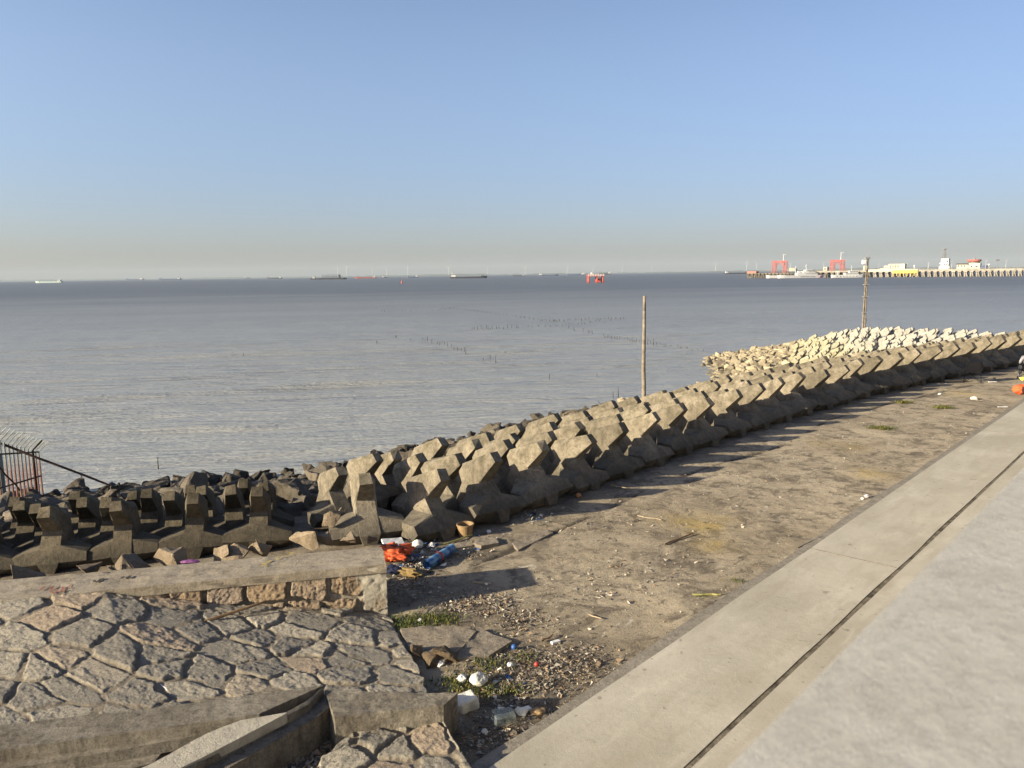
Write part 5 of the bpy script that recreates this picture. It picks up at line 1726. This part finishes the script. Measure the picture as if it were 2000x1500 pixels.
bm = bmesh.new(); bmesh.ops.create_uvsphere(bm, u_segments=16, v_segments=10, radius=.036); o = link('ball', bm_mesh(bm, 'ball', True), M_BLUEM); o.location = gp(1004, 1269, .035); tag(o, 'bright blue ball on the gravel by the cracked slab', 'ball')
bm = bmesh.new(); bmesh.ops.create_uvsphere(bm, u_segments=16, v_segments=10, radius=.03); o = link('ball', bm_mesh(bm, 'ball', True), M_REDP); o.location = gp(1048, 1302, .03); tag(o, 'small red ball on the gravel', 'ball')
lump('rag', 1050, 1394, (.16, .12, .06), M_BUCKET, 'brown rag against the footing', 'rag', .4, 9)
lump('float', 952, 1005, (.14, .14, .12), plain('rust orange float', (0.40, 0.17, 0.06)), 'small rust orange float under the fourth armour unit', 'float', 0, 5, .1) if False else None
lump('float', 1130, 972, (.12, .12, .11), plain('rust orange float', (0.45, 0.20, 0.07)), 'small rust orange ball in the shade of the fourth armour unit', 'float', 0, 5, .1)
lump('bag', 766, 1120, (.26, .2, .14), M_NAVY, 'dark bin bag below the life vest', 'bag', .2, 6, .3, 3)
lump('bag', 612, 1448, (.20, .16, .22), M_NAVY, 'dark navy bag with an orange tag in the pit beside the steps', 'bag', .3, 7, .2, 3)
lump('straw_bundle', 798, 1122, (.42, .2, .10), M_GRASSB, 'matted brown straw bundle beside the blue mat', 'straw', -.4, 8, .45, 5)
block('plank', 942, 1139, (.30, .055, .02), M_WOOD, 'short grey plank lying in the wall shadow', 'plank', -.25)
lump('rag', 365, 1093, (.24, .10, .05), plain('purple print rag', (0.30, 0.10, 0.28)), 'purple printed rag behind the coping', 'rag', .2, 5, .3, 3)
bpy.data.objects['rag.001'].location = W(365, 1094, 2.16) + Vector((0, .1, -.06))
stick(376, 1222, 512, 1189, .022, M_WOODD, 'brown wooden lath lying on the stone slope', 'lath', 'lath', .0, .08, .0, 1.86)
stick(280, 1326, 330, 1352, .008, M_PAPER, 'pale cord end lying on the stone slope', 'cord', 'cord', .06, .02, .02, 1.75)
for (a, b, c, d, r_, mt, lb) in ((1300, 1066, 1352, 1044, .016, M_WOODD, 'dark bent stick in the middle of the apron'), (1560, 1073, 1604, 1053, .010, M_BLACK, 'thin dark stick lying on the promenade'), (1352, 1165, 1408, 1165, .018, M_YG, 'yellow stick at the footing'), (1060, 1256, 1078, 1245, .014, M_WOODD, 'short dark stick right of the carton'),
                                 (1148, 1204, 1172, 1211, .010, M_WOOD, 'pale twig on the apron below the ochre stain'), (1245, 1010, 1290, 1018, .010, M_WOOD, 'straw coloured twig left of the ochre stain'), (1040, 994, 1080, 982, .012, M_WOODD, 'dark twig beside the apron joint'), (1195, 950, 1238, 958, .010, M_WOOD, 'pale thin cane in the units shadow'),
                                 (822, 1202, 848, 1168, .006, M_WOOD, 'thin upright straw in the wall shadow'), (1845, 746, 1895, 745, .05, M_WOOD, 'pale plank end left of the black folding chair'), (640, 1462, 860, 1405, .012, M_WOODD, 'long thin brown twig along the lower stones'), (560, 1490, 600, 1470, .012, M_WOODD, 'short brown twig in the pit')):
    stick(a, b, c, d, r_, mt, lb, z=.03 if py < 9999 else 0)


# ------------------------------------------------------------------ loose gravel, straw and weeds
def litter_stuff(name, n, areas, mat_list, smin, smax, kind, z=0.0, seed=5):
    r = np.random.default_rng(seed)
    V, Fc, mi, off = [], [], [], 0
    for px, py, ra, k in areas:
        c = W(px, py, AP)
        for _ in range(int(n * k)):
            t = r.normal(0, 1, 2) * ra * .6
            x, y = c.x + t[0], c.y + t[1]
            if (Vector((x, y, 0)) - Vector((pe0.x, pe0.y, 0))).dot(pn) < 0.02: continue
            q = (Vector((x, y, 0)) - Vector((wf1.x, wf1.y, 0)))
            if q.dot(wdir) < 0.05 and kind != 'pit': continue
            s = smin + (smax - smin) * r.random() ** 3
            if kind == 'twig':
                a = r.uniform(0, 6.28); d = np.array([math.cos(a), math.sin(a), r.uniform(-.05, .15)]) * s; w_ = np.array([-math.sin(a), math.cos(a), 0]) * s * .05
                b = np.array([x, y, AP + .012])
                P = [b - d - w_, b - d + w_, b + d, b + np.array([0, 0, s * .08])]
            else:
                b = np.array([x, y, AP + s * .15])
                P = [b + r.normal(0, 1, 3) * np.array([.5, .5, .33]) * s for _ in range(4)]
            V += [p.tolist() for p in P]
            Fc += [(off, off + 1, off + 2), (off, off + 1, off + 3), (off + 1, off + 2, off + 3), (off, off + 2, off + 3)]
            m_ = int(r.integers(len(mat_list))); mi += [m_] * 4; off += 4
    me = bpy.data.meshes.new(name); me.from_pydata(V, [], Fc)
    for m_ in mat_list: me.materials.append(m_)
    me.polygons.foreach_set('material_index', mi)
    tag(link(name, me), kind='stuff')


GA = plain('grey grit', (0.26, 0.23, 0.19), .9); GB = plain('dark grit', (0.10, 0.085, 0.07), .9); GC = plain('pale shell grit', (0.44, 0.39, 0.31), .9); GD = plain('brown grit', (0.30, 0.21, 0.13), .9)
AREAS = ((960, 1330, .5, 1), (1010, 1390, .55, 1), (1070, 1310, .5, 1), (930, 1270, .4, .6), (900, 1180, .35, .8), (960, 1180, .3, .6), (790, 1150, .45, .9), (980, 1440, .5, .9), (1130, 1290, .5, .5), (820, 1090, .4, 1), (1020, 1210, .35, .5), (900, 1080, .3, .5))
litter_stuff('gravel', 1800, AREAS, [GA, GB, GC, GD], .006, .042, 'stone')
litter_stuff('apron_crumbs', 600, ((1200, 1150, 1.6, 1), (1350, 1050, 2.2, 1), (1500, 950, 2.6, 1), (1650, 870, 3.2, 1), (1150, 1010, 1.6, 1), (1780, 810, 3.5, 1), (1300, 1150, 1.2, .6)), [GA, GB, GC, GC, GD], .008, .045, 'stone', seed=8)
litter_stuff('straw_litter', 120, tuple((a, b, c * 1.1, k) for a, b, c, k in AREAS) + ((1200, 1150, 1.6, .7), (1350, 1050, 2.2, .6), (1500, 950, 2.6, .5), (1650, 870, 3.2, .5), (1150, 1010, 1.6, .6)), [M_WOOD, M_WOODD, GC], .015, .08, 'twig', seed=9)
litter_stuff('beach_litter', 150, ((790, 1082, .34, 1), (835, 1068, .32, 1), (770, 1108, .26, .8), (820, 1108, .3, .6), (880, 1075, .3, .5), (960, 1052, .3, .4), (1040, 1010, .35, .35), (935, 1350, .4, .5), (1000, 1400, .35, .5)), [M_PAPER, GB, M_BLUEM, M_WOODD, M_FOAM, M_BLACK, M_PAPER], .015, .075, 'stone', seed=31)
litter_stuff('pit_rubble', 1100, ((650, 1440, .30, 1), (700, 1455, .25, .7), (620, 1480, .3, .7), (560, 1500, .3, .5)), [GA, GB, GD, GC], .01, .06, 'pit', seed=12)

M_WEED = plain('weed green', (0.085, 0.12, 0.03), .8, .2, .35, 30)
M_WEEDY = plain('yellow green moss', (0.20, 0.17, 0.045), .9, .2, .35, 30)


def weeds(name, spots, mats, h, seed):
    r = np.random.default_rng(seed)
    V, Fc, mi, off = [], [], [], 0
    for px, py, ra, n in spots:
        c = W(px, py, AP)
        for _ in range(n):
            t = r.normal(0, .55, 2) * ra
            b = np.array([c.x + t[0], c.y + t[1] * .7, AP + .002])
            a = r.uniform(0, 6.28); hh = h * r.uniform(.35, 1.0)
            le = np.array([math.cos(a), math.sin(a), 0]) * hh * r.uniform(.2, .9); w_ = np.array([-math.sin(a), math.cos(a), 0]) * hh * .09
            m_ = b + le * .5 + np.array([0, 0, hh * .75]); e = b + le + np.array([0, 0, hh * r.uniform(.5, 1.0)])
            V += [q.tolist() for q in (b - w_, b + w_, m_ + w_ * 1.3, m_ - w_ * 1.3, e)]
            Fc += [(off, off + 1, off + 2, off + 3), (off + 3, off + 2, off + 4)]; k = int(r.integers(len(mats))); mi += [k, k]; off += 5
    me = bpy.data.meshes.new(name); me.from_pydata(V, [], Fc)
    for m_ in mats: me.materials.append(m_)
    me.polygons.foreach_set('material_index', mi)
    tag(link(name, me), kind='stuff')


weeds('weeds', ((790, 1215, .28, 420), (840, 1212, .30, 420), (870, 1212, .22, 300), (780, 1228, .2, 200), (940, 1350, .22, 200), (1002, 1350, .2, 140), (885, 1332, .22, 170), (1018, 1285, .2, 90), (955, 1300, .25, 220), (930, 1330, .3, 200), (905, 1350, .3, 200), (1440, 1136, .15, 60), (1368, 1168, .12, 60)), [M_WEED, M_WEED, M_WEEDY], .055, 3)
for i, (px, py, s, lb) in enumerate(((1724, 838, .55, 'low green weed tuft on the apron, nearest of three in a line'), (1764, 787, .5, 'faint green weed tuft close to the armour units'), (1840, 797, .5, 'dark green weed tuft on the far apron'))):
    weeds('weed_plant', ((px, py, s * .55, 260),), [M_WEED, M_WEEDY], .10, 20 + i)
    o = [q for q in bpy.data.objects if q.name.startswith('weed_plant')][-1]
    del o['kind']; tag(o, lb, 'weed', 'weed tufts on the apron')


# ------------------------------------------------------------------ folding chairs and the angler
M_CHAIR = plain('matt black canvas', (0.012, 0.012, 0.015), .95, .05, .2)


def chair(px, py, rz, label):
    p = gp(px, py)
    r = empty('folding_chair', p, label, 'chair', 'black folding chairs on the apron', rz)
    def part(name, bm, mat=M_CHAIR): return link(name, bm_mesh(bm, name), mat, r)
    bm = bmesh.new(); box(bm, (-.25, -.22, .37), (.25, .24, .40)); roughen(bm, .1, .02, 4, 1, 3); part('seat', bm)
    bm = bmesh.new(); box(bm, (-.25, .22, .38), (.25, .25, .84))
    for v in bm.verts: v.co.y += (v.co.z - .38) * .22
    roughen(bm, .1, .015, 4, 2, 3); part('backrest', bm)
    for sx in (-1, 1):
        for sy in (-1, 1):
            bm = bmesh.new(); cyl(bm, (sx * .30, sy * .26, 0), (-sx * .24, sy * .25, .40), .012, n=6); part('leg', bm)
        for (a, b) in (((sx * .30, -.26, 0), (sx * .27, .25, .40)), ((sx * .30, .26, 0), (sx * .27, -.23, .40))):
            bm = bmesh.new(); cyl(bm, a, b, .012, n=6); part('leg', bm)
        bm = bmesh.new(); cyl(bm, (sx * .30, -.26, .3), (sx * .29, -.25, .60), .012, n=6); cyl(bm, (sx * .28, .26, .3), (sx * .27, .34, .86), .012, n=6); box(bm, (sx * .29 - .03, -.27, .59), (sx * .29 + .03, .30, .615)); part('armrest', bm)
    return r


chair(1899, 746, R(150), 'empty black folding camp chair facing the armour units')
ap = gp(2004, 741)
chair(2006, 741, R(160), 'black folding camp chair under the grey clad angler')


def skin(name, verts, edges, radii, mat, sub=2):
    me = bpy.data.meshes.new(name); me.from_pydata(verts, edges, [])
    o = link(name, me)
    md = o.modifiers.new('s', 'SKIN'); 
    for i, v in enumerate(me.skin_vertices[0].data):
        rr = radii[i]; v.radius = (rr, rr) if not isinstance(rr, tuple) else rr
        v.use_root = i == 0
    sb = o.modifiers.new('b', 'SUBSURF'); sb.levels = sub
    m2 = ev_mesh(o, name); bpy.data.objects.remove(o)
    m2.materials.clear(); m2.materials.append(mat)
    for p in m2.polygons: p.use_smooth = True
    return m2


M_SKINP = plain('skin', (0.42, 0.25, 0.17), .6, .4, .08); M_GREYC = plain('grey jacket', (0.30, 0.30, 0.33), .85, .2, .2, 6); M_TROU = plain('dark trousers', (0.07, 0.075, 0.09), .85, .2, .2)
per = empty('person', ap, 'person in grey jacket and pale cap seated on a folding chair', 'person', None, R(160))
S = .43
bv = [(0, .02, S + .08), (0, .03, S + .28), (0, .02, S + .46), (0, -.02, S + .56), (0, -.05, S + .62), (0, -.07, S + .74),
      (.09, .0, S + .07), (.12, -.40, S + .10), (.13, -.44, .09), (.13, -.60, .05), (-.09, .0, S + .07), (-.12, -.40, S + .10), (-.13, -.42, .09), (-.13, -.58, .05),
      (.17, .0, S + .48), (.24, -.06, S + .24), (.14, -.30, S + .18), (.10, -.37, S + .17), (-.17, .0, S + .48), (-.24, -.06, S + .24), (-.14, -.30, S + .18), (-.10, -.37, S + .17)]
be = [(0, 1), (1, 2), (2, 3), (3, 4), (4, 5), (0, 6), (6, 7), (7, 8), (8, 9), (0, 10), (10, 11), (11, 12), (12, 13), (2, 14), (14, 15), (15, 16), (16, 17), (2, 18), (18, 19), (19, 20), (20, 21)]
br = [.15, .15, .15, .07, .055, .085, .095, .075, .05, .04, .095, .075, .05, .04, .075, .055, .042, .035, .075, .055, .042, .035]
link('body', skin('body', bv, be, br, M_GREYC), None, per)
bm = bmesh.new(); bmesh.ops.create_uvsphere(bm, u_segments=18, v_segments=12, radius=.105, matrix=Matrix.Translation((0, -.08, S + .75)) @ Matrix.Diagonal((.82, 1, 1.15, 1)))
bmesh.ops.create_cone(bm, segments=8, radius1=.022, radius2=.005, depth=.05, matrix=Matrix.Translation((0, -.19, S + .74)) @ Matrix.Rotation(R(90), 4, 'X'))
link('head', bm_mesh(bm, 'head', True), M_SKINP, per)
bm = bmesh.new(); bmesh.ops.create_uvsphere(bm, u_segments=18, v_segments=10, radius=.115, matrix=Matrix.Translation((0, -.07, S + .79)) @ Matrix.Diagonal((.85, 1.02, .9, 1)))
bmesh.ops.delete(bm, geom=[v for v in bm.verts if v.co.z < S + .77], context='VERTS'); box(bm, (-.07, -.27, S + .775), (.07, -.15, S + .787)); link('cap', bm_mesh(bm, 'cap', True), M_PAPER, per)
link('trousers', skin('trousers', [(0, .02, S + .07), (.09, .0, S + .07), (.12, -.40, S + .10), (.13, -.44, .12), (-.09, .0, S + .07), (-.12, -.40, S + .10), (-.13, -.42, .12)], [(0, 1), (1, 2), (2, 3), (0, 4), (4, 5), (5, 6)], [.155, .105, .085, .06, .105, .085, .06], M_TROU), None, per)
for sx, yy_ in ((.13, -.5), (-.13, -.48)):
    bm = bmesh.new(); box(bm, (sx - .045, yy_ - .14, 0), (sx + .045, yy_ + .11, .085)); bmesh.ops.bevel(bm, geom=bm.edges[:], offset=.03, segments=2, affect='EDGES'); link('shoe', bm_mesh(bm, 'shoe'), M_BLACK, per)
for sx in (-1, 1):
    hv = [(sx * .10, -.37, S + .17), (sx * .07, -.43, S + .165)]; he = [(0, 1)]; hr = [.03, .036]
    for k in range(4):
        i = len(hv); x = sx * (.095 - .018 * k); l = (.045, .052, .05, .04)[k]
        hv += [(x, -.455, S + .165), (x - sx * .006, -.455 - l * .6, S + .158), (x - sx * .02, -.455 - l * .8, S + .130)]; he += [(1, i), (i, i + 1), (i + 1, i + 2)]; hr += [.010, .009, .008]
    i = len(hv); hv += [(sx * .05, -.41, S + .18), (sx * .03, -.44, S + .175)]; he += [(1, i), (i, i + 1)]; hr += [.011, .009]
    link('hand', skin('hand', hv, he, hr, M_SKINP, 1), None, per)

# orange bag on the apron
bag = empty('orange_bag', gp(1994, 771), 'bright orange tarpaulin bag with a yellow cloth on top near the promenade', 'bag')
lump('body', 1994, 770, (.62, .46, .40), M_ORANGE, None, None, .2, 21, .22, 3, parent=bag)
lump('cloth', 1999, 762, (.36, .28, .14), plain('yellow cloth', (0.72, 0.55, 0.12)), None, None, .5, 22, .35, 4, dz=.42, parent=bag)
bm = bmesh.new()
c = gp(1992, 770)
for dx in (-.1, .14): tapered(bm, c + Vector((dx, -.26, .32)), c + Vector((dx + .02, -.27, .06)), .025, .02, 6, 4, .02, 3)
place_in(link('strap', bm_mesh(bm, 'strap'), M_BLACK), bag)
# ------------------------------------------------------------------ light, air and camera
SUN_EL, SUN_DIR = R(17.6), Vector((-math.cos(R(25.5)), -math.sin(R(25.5)), 0)).normalized()
w = bpy.data.worlds.new('World'); scene.world = w; w.use_nodes = True
nt = w.node_tree
bg = nt.nodes['Background']
sky = nt.nodes.new('ShaderNodeTexSky')
sky.sky_type = 'NISHITA'; sky.sun_disc = False
sky.sun_elevation = SUN_EL; sky.sun_rotation = math.atan2(SUN_DIR.x, SUN_DIR.y)
sky.altitude = 0; sky.air_density = 1.0; sky.dust_density = 1.0; sky.ozone_density = 3.0
tc = nt.nodes.new('ShaderNodeTexCoord'); sx = nt.nodes.new('ShaderNodeSeparateXYZ')
nt.links.new(tc.outputs['Generated'], sx.inputs[0])
mr = nt.nodes.new('ShaderNodeMapRange'); nt.links.new(sx.outputs[0], mr.inputs[0])
mr.inputs[1].default_value, mr.inputs[2].default_value = -0.62, 0.62          # paler towards the low sun, deeper blue away from it
mx = nt.nodes.new('ShaderNodeMix'); mx.data_type = 'RGBA'
nt.links.new(mr.outputs[0], mx.inputs['Factor'])
mx.inputs[6].default_value = (1.44, 1.23, 1.18, 1); mx.inputs[7].default_value = (0.93, 0.82, 0.86, 1)
ml = nt.nodes.new('ShaderNodeMix'); ml.data_type = 'RGBA'; ml.blend_type = 'MULTIPLY'; ml.inputs['Factor'].default_value = 1
nt.links.new(sky.outputs[0], ml.inputs[6]); nt.links.new(mx.outputs[2], ml.inputs[7])
mz = nt.nodes.new('ShaderNodeMapRange'); nt.links.new(sx.outputs[2], mz.inputs[0]); mz.interpolation_type = 'SMOOTHSTEP'
mz.inputs[1].default_value, mz.inputs[2].default_value = -0.02, 0.30          # greyer haze low over the sea
mw = nt.nodes.new('ShaderNodeMix'); mw.data_type = 'RGBA'; nt.links.new(mz.outputs[0], mw.inputs['Factor'])
mw.inputs[6].default_value = (0.56, 0.625, 0.79, 1); mw.inputs[7].default_value = (1.0, 1.0, 1.0, 1)
mq = nt.nodes.new('ShaderNodeMix'); mq.data_type = 'RGBA'; mq.blend_type = 'MULTIPLY'; mq.inputs['Factor'].default_value = 1
nt.links.new(ml.outputs[2], mq.inputs[6]); nt.links.new(mw.outputs[2], mq.inputs[7])
nt.links.new(mq.outputs[2], bg.inputs['Color'])
bg.inputs['Strength'].default_value = 0.073
sl = bpy.data.lights.new('sun', 'SUN')
sl.energy = 5.0; sl.angle = R(0.55); sl.color = (1.0, 0.87, 0.64)
so = bpy.data.objects.new('sun', sl); COL.objects.link(so)
sv = Vector((SUN_DIR.x * math.cos(SUN_EL), SUN_DIR.y * math.cos(SUN_EL), math.sin(SUN_EL)))
so.rotation_euler = sv.to_track_quat('Z', 'Y').to_euler()
so.location = sv * 60

HAZE = 8.0e-5
bm = bmesh.new()
box(bm, (-17000, -80, -5), (17000, 15500, 190))
hz = link('haze', bm_mesh(bm, 'haze'))
hm = bpy.data.materials.new('haze'); hm.use_nodes = True
hm.node_tree.nodes.clear()
out = hm.node_tree.nodes.new('ShaderNodeOutputMaterial'); pv = hm.node_tree.nodes.new('ShaderNodeVolumePrincipled')
pv.inputs['Color'].default_value = (0.46, 0.52, 0.56, 1); pv.inputs['Density'].default_value = HAZE; pv.inputs['Anisotropy'].default_value = 0.0
hm.node_tree.links.new(pv.outputs[0], out.inputs['Volume'])
hz.data.materials.append(hm)
tag(hz, kind='stuff')

cd = bpy.data.cameras.new('camera')
cam = bpy.data.objects.new('camera', cd); COL.objects.link(cam)
f = Vector((0, math.cos(PITCH), -math.sin(PITCH))); Rv = Vector((1, 0, 0)); Uv = Vector((0, math.sin(PITCH), math.cos(PITCH)))
xi = Rv * math.cos(RHO) - Uv * math.sin(RHO)
yi = Rv * math.sin(RHO) + Uv * math.cos(RHO)
cam.matrix_world = Matrix(((xi.x, yi.x, -f.x, 0), (xi.y, yi.y, -f.y, 0), (xi.z, yi.z, -f.z, HC), (0, 0, 0, 1)))
cd.sensor_width = 36; cd.lens = 36 * F / 2000
cd.clip_start = 0.05; cd.clip_end = 40000
cd.dof.use_dof = True; cd.dof.focus_distance = 16; cd.dof.aperture_fstop = 5.6
scene.camera = cam
vs = scene.view_settings
vs.view_transform = 'Standard'; vs.look = 'None'; vs.gamma = 1.0; vs.use_curve_mapping = False
vs.exposure = 1.33
scene.cycles.max_bounces = 6
scene.cycles.volume_bounces = 1
